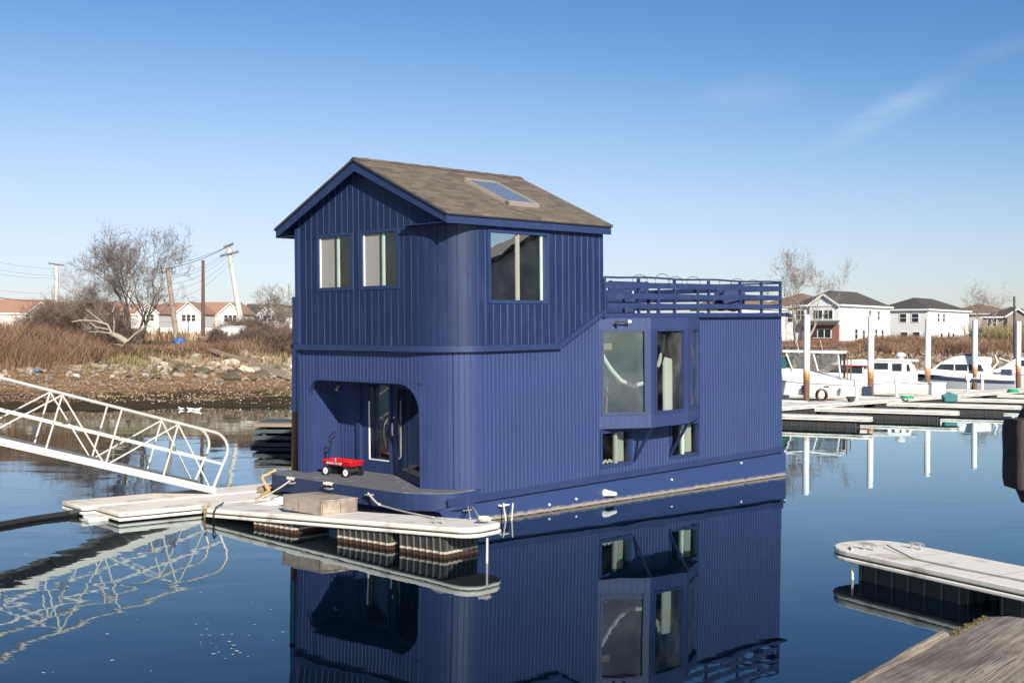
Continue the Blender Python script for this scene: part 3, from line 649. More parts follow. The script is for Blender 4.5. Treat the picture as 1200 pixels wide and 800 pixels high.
# bay
BAY = [(4.35, 0), (5.38, .70), (6.83, .70), (8.35, 0)]
def quadprism(pts, u0, u1): return MB().prism([(l, -b_) for l, b_ in pts], u0, u1)
def seg_frame(p, q):
    p = Vector((p[0], -p[1])); q = Vector((q[0], -q[1])); d = (q - p); Ln = d.length; d.normalize(); nrm = Vector((d.y, -d.x))
    return (lambda a, u, dd: (p.x + d.x * a + nrm.x * dd, p.y + d.y * a + nrm.y * dd, u)), Ln
hd = quadprism(BAY, 3.90, 4.155).build('bay_header', M['siding'], boat)
sl = quadprism(BAY, 1.63, 1.93).build('bay_sill', M['siding'], boat)
m_ = MB()
for i in range(3):
    f, Ln = seg_frame(BAY[i], BAY[i + 1]); g = .1
    while g < Ln - .05:
        for (u0, u1) in ((3.905, 4.15), (1.635, 1.925)): mbox(m_, f, g - .006, g + .006, u0, u1, -.002, .002)
        g += .17
bj = m_.build('board_joint', M['navy'], boat); tag(bj, kind='stuff')
bwn = [((.10, .0), (.98, .0)), ((.07, .0), (.0, .0)), ((.0, .0), (.0, .0))]
specs = []
for i in range(3):
    f, Ln = seg_frame(BAY[i], BAY[i + 1])
    a0, a1 = {0: (.06, Ln - .10), 1: (.15, Ln - .13), 2: (.18, Ln - .22)}[i]
    window(f, a0 + .03, a1 - .03, 1.96, 3.87, .0, (), gmat='bayglass', depth=.08, fw=.03, name='bay_window')
    
    for (q0, q1) in ((.0, a0), (a1, Ln)): m_ = MB(); mbox(m_, f, q0, q1, 1.93, 3.90, -.08, .0); m_.build('bay_post', M['trim'], boat)
m_ = MB(); mbox(m_, fS, 4.3, 8.4, 3.895, 3.90, .0, .001)
# struts under the bay
for (a, b_) in (((5.45, .66, 1.64), (5.62, .02, .80)), ((6.95, .62, 1.64), (7.02, .02, .80))):
    m_ = MB().bar((a[0], -a[1], a[2]), (b_[0], -b_[1], b_[2]), .045, .06); m_.build('bay_strut', M['trim'], boat)
w1_ = window(fS, 4.40, 5.52, .75, 1.56, .0, (4.98,), .07, mmat='galv')
m_ = MB(); mbox(m_, fS, 5.16, 5.43, .8, 1.5, -.22, -.16); m_.build('curtain', M['curtainw'], w1_)
m_ = MB()
for i in range(7):
    c = Vector((4.5 + .075 * i, .14, .83 + .03 * (i % 2))); m_.tube([c + Vector((-.03, 0, -.03)), c, c + Vector((.04, 0, .015))], [.02, .045, .02], 6)
m_.build('sill_clutter', M['white'], w1_, smooth=True)
w2_ = window(fS, 7.08, 8.28, .73, 1.55, .0, (7.62,), .06, mmat='mint')
for (a, b_, mt) in ((7.68, 7.86, 'curtainw'), (7.90, 8.22, 'curtainw'), (7.14, 7.30, 'teal')):
    m_ = MB(); vs = []; n_ = 10
    for i in range(n_ + 1):
        x = a + (b_ - a) * i / n_; y = .2 + .025 * math.sin(i * 2.2); vs += [(x, y, .78), (x, y, 1.52)]
    m_.add(vs, [(2 * i, 2 * i + 2, 2 * i + 3, 2 * i + 1) for i in range(n_)]); m_.build('curtain', M[mt], w2_)
# interior fittings seen through the bay
def boat_hit(px, py, b_):
    a, c = px_ray(px, py); d = Vector((a, 1, c)); inv = BM.inverted(); o0 = inv @ Vector((0, 0, EYE)); dd = inv.to_3x3() @ d; t_ = (-b_ - o0.y) / dd.y
    return o0 + dd * t_
m_ = MB(); pts = [boat_hit(px, py, -.3) for px, py in ((692, 380), (697, 395), (703, 409), (709, 422), (717, 434), (728, 446), (742, 452), (757, 448), (766, 438), (772, 426), (776, 410), (778, 392))]
hp = m_.tube(pts, .05, 8); hp = m_.build('white_hoop', M['curtainw'], boat, smooth=True)
m_ = MB(); m_.tube([(5.2 + .2 * math.cos(R(a)), .8, 2.25 + .2 * math.sin(R(a))) for a in range(0, 361, 20)], .012, 5)
for k in range(4):
    a = R(45 + 90 * k); m_.add([(5.2, .8, 2.25), (5.2 + .18 * math.cos(a - .35), .79, 2.25 + .18 * math.sin(a - .35)), (5.2 + .18 * math.cos(a + .35), .82, 2.25 + .18 * math.sin(a + .35))], [(0, 1, 2)])
m_.tube([(5.2, .82, 2.05), (5.2, .82, 1.75)], .02, 6); m_.build('electric_fan', M['galv'], boat)
m_ = MB(); m_.add([(6.5 + .15 * i, -.2 + .06 * math.sin(i * 2.0), z) for i in range(9) for z in (1.8, 3.1 + .12 * math.sin(i * 1.3))], [(2 * i, 2 * i + 2, 2 * i + 3, 2 * i + 1) for i in range(8)]); m_.build('hanging_sheet', M['curtainw'], boat)
m_ = MB(); cb(m_, 4.6, 8.1, -1.1, -.16, 1.72, 1.78); m_.build('window_seat', M['curtainw'], boat)
for l in (4.75, 5.75):
    m_ = MB(); m_.bar((l, 1.0, .7), (l + .12, 1.0, 2.5), .035, .035); m_.build('easel_leg', M['infloor'], boat)
m_ = MB(); m_.bar((4.6, 1.0, 2.35), (5.95, 1.0, 2.33), .03, .05); m_.build('easel_rail', M['brick'], boat)
# things hinted at inside the upper room
m_ = MB(); cb(m_, 1.2, 2.1, -1.9, -1.2, 3.57, 5.1); m_.build('dresser', M['infloor'], boat)

# porch door (left, glazed) and the dark glazed leaf that stands at an angle
m_ = MB(); cb(m_, .70, .80, -4.24, -4.10, .69, 2.79); m_.build('door_post', M['trim'], boat)
m_ = MB()
for q in ((-4.10, -3.88, .70, 2.79), (-3.16, -3.08, .70, 2.79)): mbox(m_, fD, *q, -.83, -.78)
for q in ((-3.88, -3.16, .70, .97), (-3.88, -3.16, 2.68, 2.79)): mbox(m_, fD, *q, -.828, -.782)
dr = m_.build('door', M['trim'], boat); dr['label'] = 'blue porch door with one tall glass pane'
m_ = MB(); m_.add([fD(-3.88, .97, -.80), fD(-3.16, .97, -.80), fD(-3.16, 2.68, -.80), fD(-3.88, 2.68, -.80)], [(0, 1, 2, 3)]); m_.build('pane', M['glass'], dr)
m_ = MB(); mbox(m_, fD, -3.88, -3.84, .97, 2.3, -.797, -.785); mbox(m_, fD, -3.84, -3.16, .97, .995, -.797, -.785); m_.build('weather_strip', M['white'], dr)
f, Ln = seg_frame((.80, -3.06), (-.18, -1.0))
m_ = MB()
for q in ((0, .34, .70, 2.79), (Ln - .14, Ln, .70, 2.79)): mbox(m_, f, *q, -.05, .0)
for q in ((.34, Ln - .14, .70, .86), (.34, Ln - .14, 2.66, 2.79)): mbox(m_, f, *q, -.048, -.002)
d2 = m_.build('door', M['trim'], boat); d2['label'] = 'dark glazed door leaf at the right of the porch'
m_ = MB(); m_.add([f(.34, .86, -.02), f(Ln - .14, .86, -.02), f(Ln - .14, 2.66, -.02), f(.34, 2.66, -.02)], [(0, 1, 2, 3)]); m_.build('pane', M['doorglass'], d2)
m_ = MB(); c = [f(.16, 1.72 + .13 * math.sin(R(a)), .05) if False else f(.16 + .035 * math.cos(R(a)), 1.72 + .13 * math.sin(R(a)), .045) for a in range(0, 361, 30)]
m_.tube(c, .014, 6); m_.tube([f(.16, 1.98, .0), f(.16, 1.98, .02)], .025, 8); m_.build('handle', M['gel'], d2, smooth=True)
# porch lamp bracket
m_ = MB(); m_.tube([(.78, 4.9, 2.62), (.70, 4.9, 2.62), (.66, 4.9, 2.5)], .025, 6); m_.tube([(.66, 4.98, 2.52), (.66, 4.82, 2.60)], .035, 6); m_.build('porch_lamp', M['galv'], boat)
# dark security lamp arm on the bay header
f, Ln = seg_frame(BAY[0], BAY[1])
m_ = MB(); m_.tube([f(.42, 3.93, .01), f(.36, 4.07, .14), f(.66, 4.07, .16)], .022, 6); la = m_.build('lamp_arm', M['dark'], boat)
m_ = MB(); m_.tube([f(.64, 4.07, .16), f(.72, 4.07, .16)], .036, 8); m_.build('lamp', M['gel'], la, smooth=True)

# roof-deck railing
def x_to_l(px, b_=0.05, u=4.7):
    lo, hi = 3, 14
    a = px_ray(px, 340)[0]
    for _ in range(40):
        m_ = (lo + hi) / 2; P_ = bw(m_, b_, u)
        if P_.x / P_.y < a: lo = m_
        else: hi = m_
    return lo
posts = [x_to_l(p) for p in (708, 748, 790, 830, 867, 892, 914)]
for b_, nm in ((.06, 'rail_post'), (-W - .04, 'rail_post')):
    for l in posts:
        m_ = MB(); cb(m_, l - .03, l + .03, b_ - .03, b_ + .03, 4.26, 5.08); m_.build(nm, M['deckblue'], boat)
    for u, hh_ in ((4.92, .14), (4.67, .13), (4.43, .12)):
        prev = None
        for i in range(0, len(posts) - 1, 2):
            l0, l1 = posts[i], posts[min(i + 2, len(posts) - 1)]; dz0, dz1 = RNG.uniform(-.015, .015, 2)
            sd_ = .03 if b_ > 0 else -.03
            m_ = MB().bar((l0 + .012, -(b_ + sd_ + (.008 if i % 4 else .018) + .0), u + dz0), (l1 - .0, -(b_ + sd_ + .012), u + dz1), .024, hh_); m_.build('rail_board', M['deckblue'], boat)
    m_ = MB().tube([(l, -b_, 5.10 + .012 * math.sin(l * 2.3)) for l in np.linspace(4.5, posts[-1] + .05, 24)], .026, 6); m_.build('top_rail', M['deckblue'], boat, smooth=True)
for b_ in (-1.3, -2.7, -4.1):
    m_ = MB(); cb(m_, 12.11, 12.17, b_ - .03, b_ + .03, 4.26, 5.08); m_.build('rail_post', M['deckblue'], boat)
for u, hh_ in ((4.92, .14), (4.67, .13), (4.43, .12)):
    m_ = MB().bar((12.20, -.02, u + .01), (12.20, W + .0, u), .024, hh_); m_.build('rail_board', M['deckblue'], boat)
m_ = MB().tube([(12.17, -.05, 5.08), (12.17, W, 5.08)], .026, 6); m_.build('top_rail', M['deckblue'], boat)
# wire loops twisted round the rail
for l in (5.9, 6.6, 8.0, 7.3, 9.2, 9.9, 10.6):
    h_ = RNG.uniform(.05, .14); l = l + RNG.uniform(-.2, .2)
    m_ = MB().tube([(l + .28 * math.cos(R(a)), -.09 - .02 * math.sin(R(a * 2)), 5.03 + h_ * 1.4 * math.sin(R(a))) for a in range(-30, 211, 20)], .007, 4); m_.build('wire_loop', M['dark'], boat)
# fittings on the hull: cleats, fairlead
def cleat(parent, f3, size=.22, mat='galv'):
    m_ = MB(); h = size / 2
    m_.tube([f3(-h, .0, .085), f3(-h * .5, 0, .1), f3(h * .5, 0, .1), f3(h, 0, .085)], [.012, .022, .022, .012], 6)
    for q in (-.28, .28): m_.tube([f3(q * size, 0, .0), f3(q * size * .8, 0, .095)], .02, 6)
    return m_.build('cleat', M[mat], parent, smooth=True)
def hullf(l0, u0): return lambda a, b_, c: (l0 + a, -.05 + .12 - .0 - (c + .0) - .07, u0 + b_)
cleat(boat, lambda a, b_, c: (.15 + a, .07 - c, .30 + b_), .24, 'galv')
cleat(boat, lambda a, b_, c: (1.22 + a, .07 - c, .27 + b_), .30, 'gel')
m_ = MB(); m_.tube([(4.62, .07, .14), (4.62, -.02, .14), (4.86, -.06, .10)], [.09, .07, .045], 8); m_.build('hull_fitting', M['gel'], boat, smooth=True)
for l, u in ((2.7, .10), (3.6, .12), (7.2, .18), (10.3, .3), (12.5, .42)):
    m_ = MB(); m_.tube([(l, .08, u), (l, .045, u)], .028, 8); m_.build('hull_drain', M['gel'], boat)
for b_ in (-4.45, -3.1, -1.75): cleat(boat, lambda a, q, c, b0=b_: (-.90 - c, -b0 + a, .56 + q), .24, 'galv')

# ------------------------------------------------------------------ floating docks
def dock(name, label, ox, oy, ang, Ln, Wd, zt=.45, round_end=True, floats=(), cat='dock', group=None, round_start=False, rr=.35, cleats=(), rib=.12, tilt=None, fmat='float', dz=0):
    mw = Matrix.Translation((ox, oy, dz)) @ Matrix.Rotation(ang, 4, 'Z')
    if tilt: mw = mw @ Matrix.Rotation(-tilt, 4, 'Y')
    t = thing(name, label, cat, group=group, mat=mw)
    cs = (1 if round_end else 0, 1 if round_end else 0, 1 if round_start else 0, 1 if round_start else 0)
    MB().prism(rrect(0, Ln, 0, Wd, rr, 6, cs), zt - .09, zt).build('dock_top', M['dock'], t, bevel=.02)
    MB().prism(rrect(.03, Ln - .03, .03, Wd - .03, rr - .02, 6, cs), zt - .125, zt - .085).build('dark_seam', M['black'], t)
    MB().prism(rrect(-.01, Ln + .01, -.01, Wd + .01, rr, 6, cs), zt - .175, zt - .115).build('rub_rail', M['dock'], t, bevel=.015)
    x = 1.5
    while x < Ln - .6 and name == 'finger_dock' and cat == 'dock' and not group:
        MB().box(x, x + .012, .06, Wd - .06, zt - .004, zt + .003).build('deck_seam', M['drift'], t); x += 1.55
    for (x0, x1, y0, y1) in floats:
        m_ = MB(); ribs = MB(); m_.box(x0, x1, y0, y1, -.35, zt - .17)
        x = x0 + .05
        while x < x1 - .03:
            for (a, b_) in ((y0 - .032, y0 + .01), (y1 - .01, y1 + .032)): ribs.box(x, x + .018, a, b_, -.33, zt - .19)
            x += rib * 1.3
        y = y0 + .05
        while y < y1 - .03:
            for (a, b_) in ((x0 - .032, x0 + .01), (x1 - .01, x1 + .032)): ribs.box(a, b_, y, y + .018, -.33, zt - .19)
            y += rib
        fo_ = m_.build('float', M[fmat], t); tag(ribs.build('ribs', M['ribstain'] if fmat == 'float' else M['riblight'], fo_), kind='stuff')
    for (cx, cy, ca) in cleats:
        cleat(t, lambda a, b_, c, cx=cx, cy=cy, ca=ca: (cx + a * math.cos(ca) - b_ * math.sin(ca), cy + a * math.sin(ca) + b_ * math.cos(ca), zt + c), .30, 'galv')
    return t
def put(px, py, z): a, b_ = px_ray(px, py); Y = (z - EYE) / b_; return (a * Y, Y, z)
fa = math.atan2(-.625, .78)
dock('finger_dock', 'pale floating finger dock with ribbed black floats alongside the houseboat bow', -6.24, 24.2, fa, 7.16, 1.02, .45, True,
     [(1.43, 2.65, .06, .95), (3.83, 5.18, .06, .95), (5.43, 6.5, .06, .95)], cleats=[(6.2, .28, .15)], rr=.36, tilt=.36 / 7.4, dz=-.21)
fdk = [o for o in C.objects if o.name == 'finger_dock'][0]
MB().prism([(-6.22, 24.27), (-5.55, 25.0), (-4.9, 26.0), (-6.55, 24.95)], .10, .215).build('hinge_plate', M['dock'], fdk, world=True)
wa_ = math.atan2(.66, .75)
wk = dock('dock_walkway', 'wide pale floating walkway at the foot of the white gangway, far slab', -8.94, 24.59, wa_, 5.35, 1.12, .45, False, [(.25, 2.2, .12, 1.1), (2.8, 5.0, .12, 1.1)], dz=-.245)
wk2 = dock('dock_walkway', 'near slab of the pale floating walkway, joined to the finger dock', -7.90, 23.8, wa_, 3.85, 1.22, .45, False, [(.3, 2.0, .1, 1.1), (2.3, 3.7, .1, 1.1)], dz=-.25)
m_ = MB(); m_.box(-.42, .0, .5, .8, .12, .33); m_.box(-.3, .12, .85, 1.15, .1, .3); m_.build('hinge_bracket', M['dock'], wk2, bevel=.02)
# back landing that runs behind the walkway
M['floatplain'] = simple('black_dock_float_clean', (.03, .029, .028), .5, var=.4)
fr_a = math.atan2(-.865, .5)
dock('finger_dock', 'pale floating finger dock lying alone at the right, nearest the timber pier', 5.02, 19.25, fr_a, 9.0, 1.4, .45, False,
     [(.75, 2.75, .14, 1.26), (3.35, 5.6, .14, 1.26), (6.2, 8.4, .14, 1.26)], round_start=True, rr=.6, cleats=[(.75, .35, .3), (1.05, 1.1, .15), (5.0, .95, 1.2)], rib=.24, fmat='floatplain')
# marina beyond: main walkway, near fingers, far fingers
ma = math.atan2(.71, .70)
dock('marina_walkway', 'long white floating walkway running past the white piles in front of the motorboats', 2, 45.9, ma, 62, 1.7, .5, False,
     [(5 * i + .5, 5 * i + 4.2, .1, 1.6) for i in range(12)], fmat='floatplain', rib=.4)
tips = [(10.6, 46.5), (15.8, 51.4), (21.3, 56), (26.4, 61), (31.6, 66.2), (36.5, 71.3)]
dn = ['mostly hidden behind the houseboat stern', 'nearest the houseboat stern', 'second from the houseboat stern', 'third from the houseboat stern', 'by the right edge, fourth from the houseboat', 'last one at the far right edge']
fda = math.atan2(.39, -.92)
for i, (x, y) in enumerate(tips):
    c, s = math.cos(fda), math.sin(fda)
    dock('finger_dock', 'white marina finger dock with black floats, ' + dn[i], x, y, fda, 6.6, 1.15, .46, False, [(.9, 4.6, .08, 1.0)] if i != 1 else [(.6, 4.9, .08, 1.0)],
         round_start=True, group='finger docks on the near side of the marina walkway', rr=.4, rib=.3, fmat='floatplain')
for i, (x, y) in enumerate([(12.5, 58.5), (17.6, 63.8), (22.8, 69.0), (28.0, 74.3), (33.0, 79.4)]):
    dock('finger_dock', 'far white finger dock beside a pile, ' + ['hidden by the houseboat stern', 'by the first pile', 'by the second pile', 'by the third pile', 'by the fourth pile'][i], x, y, fda, 6.8, 1.0, .46, True, [(1, 5.8, .08, .9)],
         group='finger docks on the far side of the marina walkway', fmat='floatplain', rib=.4)
# piles
pn = ['first white sleeved pile, closest to the houseboat', 'second white sleeved pile from the houseboat', 'middle white sleeved pile of the row', 'fourth white sleeved pile from the houseboat', 'white sleeved pile at the right edge of the photo']
for i, (x, y) in enumerate([(17.11, 68.43), (21.83, 71.71), (27.54, 78.06), (32.52, 82.82), (37.56, 87.44)]):
    t = thing('mooring_pile', pn[i], 'pile', (x, y, 0), group='white mooring piles along the marina')
    hh_ = 5.17
    m_ = MB().tube([(0, 0, 1.45), (0, 0, hh_)], .19, 20); m_.build('sleeve', M['sleeve'], t, smooth=True)
    m_ = MB().tube([(0, 0, hh_ + .001), (0, 0, hh_ + .05)], [.195, .15], 20); m_.build('cap', M['white'], t, smooth=True)
    m_ = MB().tube([(0, 0, -2), (.01, 0, .4), (0, 0, 1.46)], [.18, .172, .18], 16); m_.build('timber', M['pilewood'], t, smooth=True)
t = thing('mooring_pile', 'pale blue sleeved pile standing at the left front corner of the houseboat', 'pile', (-5.14, 28.0, 0))
MB().tube([(0, 0, 2.0), (0, 0, 4.72)], .085, 14).build('sleeve', M['pileblue'], t, smooth=True)
MB().tube([(0, 0, -1), (0, 0, 2.0)], .08, 12).build('timber', M['pilewood'], t, smooth=True)
MB().tube([(0, 0, 3.5), (0, 0, 3.6)], .10, 14).build('collar', M['black'], t, smooth=True)

# dark slatted float behind the boat
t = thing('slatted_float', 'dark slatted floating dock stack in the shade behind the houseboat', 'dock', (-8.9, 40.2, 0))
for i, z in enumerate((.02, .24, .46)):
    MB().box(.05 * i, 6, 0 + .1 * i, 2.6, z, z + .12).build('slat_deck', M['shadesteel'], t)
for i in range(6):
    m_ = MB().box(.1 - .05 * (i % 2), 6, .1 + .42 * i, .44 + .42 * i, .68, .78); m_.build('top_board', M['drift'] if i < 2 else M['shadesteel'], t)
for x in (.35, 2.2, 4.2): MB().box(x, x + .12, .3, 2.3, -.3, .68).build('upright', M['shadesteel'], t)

# ------------------------------------------------------------------ gangway
g0 = Vector((-6.78, 26.7, .30)); gd = Vector((-.823, -.498, .275)).normalized(); gw = Vector((-.518, .856, 0)) * 1.42; GL = 12.5
gt = thing('gangway', 'white aluminium truss gangway sloping down to the floating walkway', 'gangway', (-6.78, 26.7, .2))
up = Vector((0, 0, 1)); nrm_up = (up - gd * up.dot(gd)).normalized(); H = 1.27
for k_, (base, nm) in enumerate(((g0, 'near'), (g0 + gw, 'far'))):
    m_ = MB().bar(base - gd * .1, base + gd * GL, .05, .15); m_.build('bottom_chord', M['alu'], gt, world=True)
    m_ = MB().bar(base + nrm_up * .62 - gd * .05, base + nrm_up * .62 + gd * GL, .035, .05)
    if True: m_.build('mid_rail', M['alu'], gt, world=True)
    rad = .42; pts = [base + gd * (-.02) + nrm_up * 0.02, base + gd * (-.12) + nrm_up * (H - rad)]
    for a in range(15, 91, 15): pts.append(base + gd * (-.12 + rad * (1 - math.cos(R(a)))) + nrm_up * (H - rad + rad * math.sin(R(a))))
    pts.append(base + gd * GL + nrm_up * H)
    m_ = MB().tube(pts, .034, 8); m_.build('handrail', M['alu'], gt, world=True, smooth=True)
    if k_ == 0:
        st, off = 1.45, .0
    n_ = int(GL / 1.28)
    for i in range(1, n_ + 1):
        a = base + gd * (1.28 * i - .13); tp = a + nrm_up * (H - .03)
        m_ = MB().bar(a, tp, .035, .035); m_.build('post', M['alu'], gt, world=True)
        if i % 2 == 1:
            for sg in (-1, 1):
                q = base + gd * max(.02, (1.28 * (i + sg) - .13)); m_ = MB().bar(tp, q, .03, .03); m_.build('brace', M['alu'], gt, world=True)
m_ = MB()
for i in range(int(GL / .15)):
    a = g0 + gd * (.15 * i + .1) + nrm_up * .02; m_.bar(a + gw * .02, a + gw * .98, .14, .03, nrm_up)
m_.build('tread_deck', M['alu'], gt, world=True)
m_ = MB()
for i in range(9): a = g0 + gd * (1.45 * i + .4) - nrm_up * .05; m_.bar(a + gw * .01, a + gw * .99, .06, .08, nrm_up)
m_.build('cross_beam', M['alu'], gt, world=True)
for s_ in (.08, .92):
    c = g0 + gw * s_ - gd * .02; MB().box(c.x - .09, c.x + .09, c.y - .09, c.y + .09, .205, .30).build('foot', M['black'], gt, world=True)
# timber landing that the gangway starts from, out of the picture to the left
t = thing('timber_landing', 'grey timber landing on piles at the upper end of the gangway', 'landing', (-18, 17.5, 0))
for i in range(16): MB().box(-20.6 + .31 * i, -20.32 + .31 * i, 15.6, 22.5, 3.62, 3.68).build('deck_board', M['drift'], t, world=True)
for x in (-20.3, -16.2):
    for y in (16, 19, 22): MB().tube([(x, y, -2), (x, y, 3.62)], .15, 10).build('pile', M['pilewood'], t, world=True, smooth=True)

# ------------------------------------------------------------------ ropes, hoses
def rope(name, label, pts, r=.016, mat='rope', sag=0, cat='rope', n=10, wob=.0):
    out = []
    for i in range(len(pts) - 1):
        a, b_ = Vector(pts[i]), Vector(pts[i + 1])
        for k_ in range(n):
            t_ = k_ / n; p = a.lerp(b_, t_); p.z -= sag * 4 * t_ * (1 - t_); p += Vector((RNG.normal(), RNG.normal(), 0)) * wob; out.append(p)
    out.append(Vector(pts[-1])); base = out[0].copy()
    o = MB().tube([p - base for p in out], r, 6).build(name, M[mat], smooth=True); o.location = base
    return tag(o, label, cat)
def knot(name, label, c, r=.09, mat='rope', turns=4, cat='rope'):
    pts = []
    for i in range(turns * 10):
        a = i / 10 * 2 * math.pi; rr_ = r * (.6 + .4 * math.sin(i * .9)); pts.append((rr_ * math.cos(a), rr_ * .7 * math.sin(a), .03 + .04 * math.sin(i * 1.7) ** 2 + .01 * (i / 10)))
    o = MB().tube(pts, .016, 6).build(name, M[mat], smooth=True); o.location = c; return tag(o, label, cat)
c1, c2, c3 = bw(-.98, -4.45, .62), bw(-.98, -3.1, .62), bw(-.98, -1.75, .6)
rope('mooring_line', 'white mooring line from the left bow cleat to the walkway', [c1, put(300, 586, .3)], sag=.03)
rope('mooring_line', 'worn yellow rope wrapped down over the walkway end by the bow', [bw(-.6, -5.52, .72), bw(-.95, -5.6, .60), put(316, 575, .3), put(308, 582, .24)], .03, 'ropey', wob=.015)
rope('mooring_line', 'second yellow rope strand lying on the walkway corner', [bw(-.7, -5.5, .69), put(322, 566, .35), put(300, 586, .24)], .022, 'ropey', wob=.02)
knot('rope_knot', 'knotted white rope on the bow cleat behind the wooden step', c2 + Vector((0, 0, -.02)), .11)
knot('rope_knot', 'white rope hitched round the left bow cleat', c1 + Vector((0, 0, -.03)), .09)
rope('mooring_line', 'white line from the right bow cleat slack along the finger dock', [c3, c3 + Vector((.28, -.45, -.18)), put(508, 606, .55)], .02, sag=.02)
rope('mooring_line', 'short white line hanging down beside the wooden step', [c3 + Vector((.28, -.45, -.18)), (c3.x + .3, c3.y - .62, .44)], .026)
hb = bw(.14, .12, .38)
rope('mooring_line', 'white loop from the hull cleat to the finger dock tip', [hb, put(562, 609, .6)], .016, sag=-.04)
rope('mooring_line', 'second white strand from the hull cleat beside the dock tip', [hb + Vector((-.06, -.03, 0)), put(551, 607, .58)], .014)
knot('rope_knot', 'white rope coiled on the cleat at the finger dock tip', put(568, 612, .6), .12, turns=5)
h2 = bw(1.22, .12, .33)
rope('mooring_line', 'white line hanging from the side cleat into the water, left strand', [h2 + Vector((-.1, -.05, 0)), h2 + Vector((.0, -.1, -.62))], .017)
rope('mooring_line', 'white line hanging from the side cleat into the water, right strand', [h2 + Vector((.1, 0, 0)), h2 + Vector((.06, -.06, -.62))], .017)
rope('mooring_line', 'short rope hanging off the finger dock tip into the water', [put(571, 630, .42), Vector(put(571, 630, .42)) + Vector((0, -.02, -.6))], .02)
rope('mooring_line', 'yellow rope hanging off the joint of walkway and finger dock', [put(246, 590, .27), put(241, 594, .25), put(240, 606, .0)], .02, 'ropey', wob=.01)
rope('mooring_line', 'dark rope lying over the joint of walkway and finger dock', [put(262, 589, .29), put(254, 594, .28), put(251, 599, .27), put(250.5, 612, .0)], .016, 'dark', wob=.012)
rope('mooring_line', 'rope hanging down from the right finger dock into the water', [(5.46, 18.95, .47), (5.42, 18.72, .46), (5.42, 18.66, -.1)], .02)
rope('mooring_line', 'dark thin rope snaking along the top of the right finger dock', [(6.05, 18.95, .5), (6.15, 18.0, .465), (6.6, 17.2, .465), (7.0, 16.6, .465), (7.4, 15.9, .465)], .012, 'galv', wob=.004)
rope('floating_hose', 'black hose floating from the left end of the walkway', [put(98, 598, .1), put(80, 602, .04), put(40, 608, .03), put(-40, 622, .03)], .075, 'black', cat='hose', n=8)
# log on the walkway
o = MB().tube([(0, 0, 0), (.3, .42, .01), (.42, .62, 0)], [.07, .085, .07], 10).build('log', M['drift'], smooth=True); o.location = put(303, 573.5, .28); tag(o, 'short grey driftwood log lying on the walkway', 'log')

# wooden step box on the finger dock
cr_ = [put(331.5, 596.5, .40)[:2], put(377, 601.6, .44)[:2], put(419, 596.5, .46)[:2]]; cr_.append((cr_[0][0] + cr_[2][0] - cr_[1][0], cr_[0][1] + cr_[2][1] - cr_[1][1]))
t = thing('wooden_step', 'weathered grey timber step box on the finger dock by the foredeck', 'step box', (-3.7, 22.8, .45))
MB().prism(cr_, .40, .66).build('box_side', M['crate'], t, world=True, bevel=.006)
def lerp2(a, b_, t_): return (a[0] * (1 - t_) + b_[0] * t_, a[1] * (1 - t_) + b_[1] * t_)
for e_, (pa, pb) in enumerate(((cr_[0], cr_[1]), (cr_[1], cr_[2]))):
    for f_ in (.02, .42 + .1 * e_, .97):
        c_ = lerp2(pa, pb, f_); d_ = Vector((pb[1] - pa[1], pa[0] - pb[0], 0)).normalized() * .004
        MB().bar((c_[0] + d_.x, c_[1] + d_.y, .42), (c_[0] + d_.x, c_[1] + d_.y, .66), .012, .012).build('board_joint', M['pilewood'], t, world=True)
for i in range(4):
    a, b_ = i / 4 + .004, (i + 1) / 4 - .004
    q = [lerp2(cr_[0], cr_[3], a), lerp2(cr_[1], cr_[2], a), lerp2(cr_[1], cr_[2], b_), lerp2(cr_[0], cr_[3], b_)]
    cx = sum(p[0] for p in q) / 4; cy = sum(p[1] for p in q) / 4
    q = [(cx + (x - cx) * 1.015, cy + (y - cy) * 1.015) for x, y in q]
    MB().prism(q, .662, .69).build('top_board', M['crate'], t, world=True, bevel=.004)

# ------------------------------------------------------------------ red toy wagon on the foredeck
wc_ = bw(-.12, -4.45, .69)
t = thing('toy_wagon', 'red metal toy wagon with white wheels parked on the foredeck', 'wagon', mat=BM @ Matrix.Translation((-.02, 3.80, .69)) @ Matrix.Rotation(R(-90 + 4), 4, 'Z'))
# wagon local: x along its length (towards +x = viewer right), y away
LW, WWd = .96, .44
rg = []
for z, e in ((.24, -.025), (.245, -.02), (.33, .0), (.342, .012), (.335, .014)):
    rg.append([(x, y, z) for x, y in rrect(-LW / 2 - e, LW / 2 + e, -WWd / 2 - e, WWd / 2 + e, .06, 5)])
for z, e in ((.33, -.012), (.255, -.03)):
    rg.append([(x, y, z) for x, y in rrect(-LW / 2 - e, LW / 2 + e, -WWd / 2 - e, WWd / 2 + e, .05, 5)])
m_ = MB().loft(rg); m_.build('tray', M['red'], t, smooth=True)
for x in (-.33, .33):
    m_ = MB().box(x - .03, x + .03, -.14, .14, .12, .24).tube([(x, -.2, .105), (x, .2, .105)], .012, 6); m_.build('axle', M['dark'], t)
    for y in (-.205, .205):
        sg = -1 if y < 0 else 1
        wh = MB().tube([(x, y - .025, .105), (x, y + .025, .105)], .105, 20).build('wheel', M['black'], t, smooth=True)
        MB().tube([(x, y + sg * .0255, .105), (x, y + sg * .031, .105)], .074, 18).build('hubcap', M['white'], wh)
        MB().tube([(x, y + sg * .031, .105), (x, y + sg * .040, .105)], .013, 10).build('hub', M['red'], wh)
m_ = MB().box(-.40, .40, -.05, .05, .19, .238); m_.build('undercarriage', M['dark'], t)
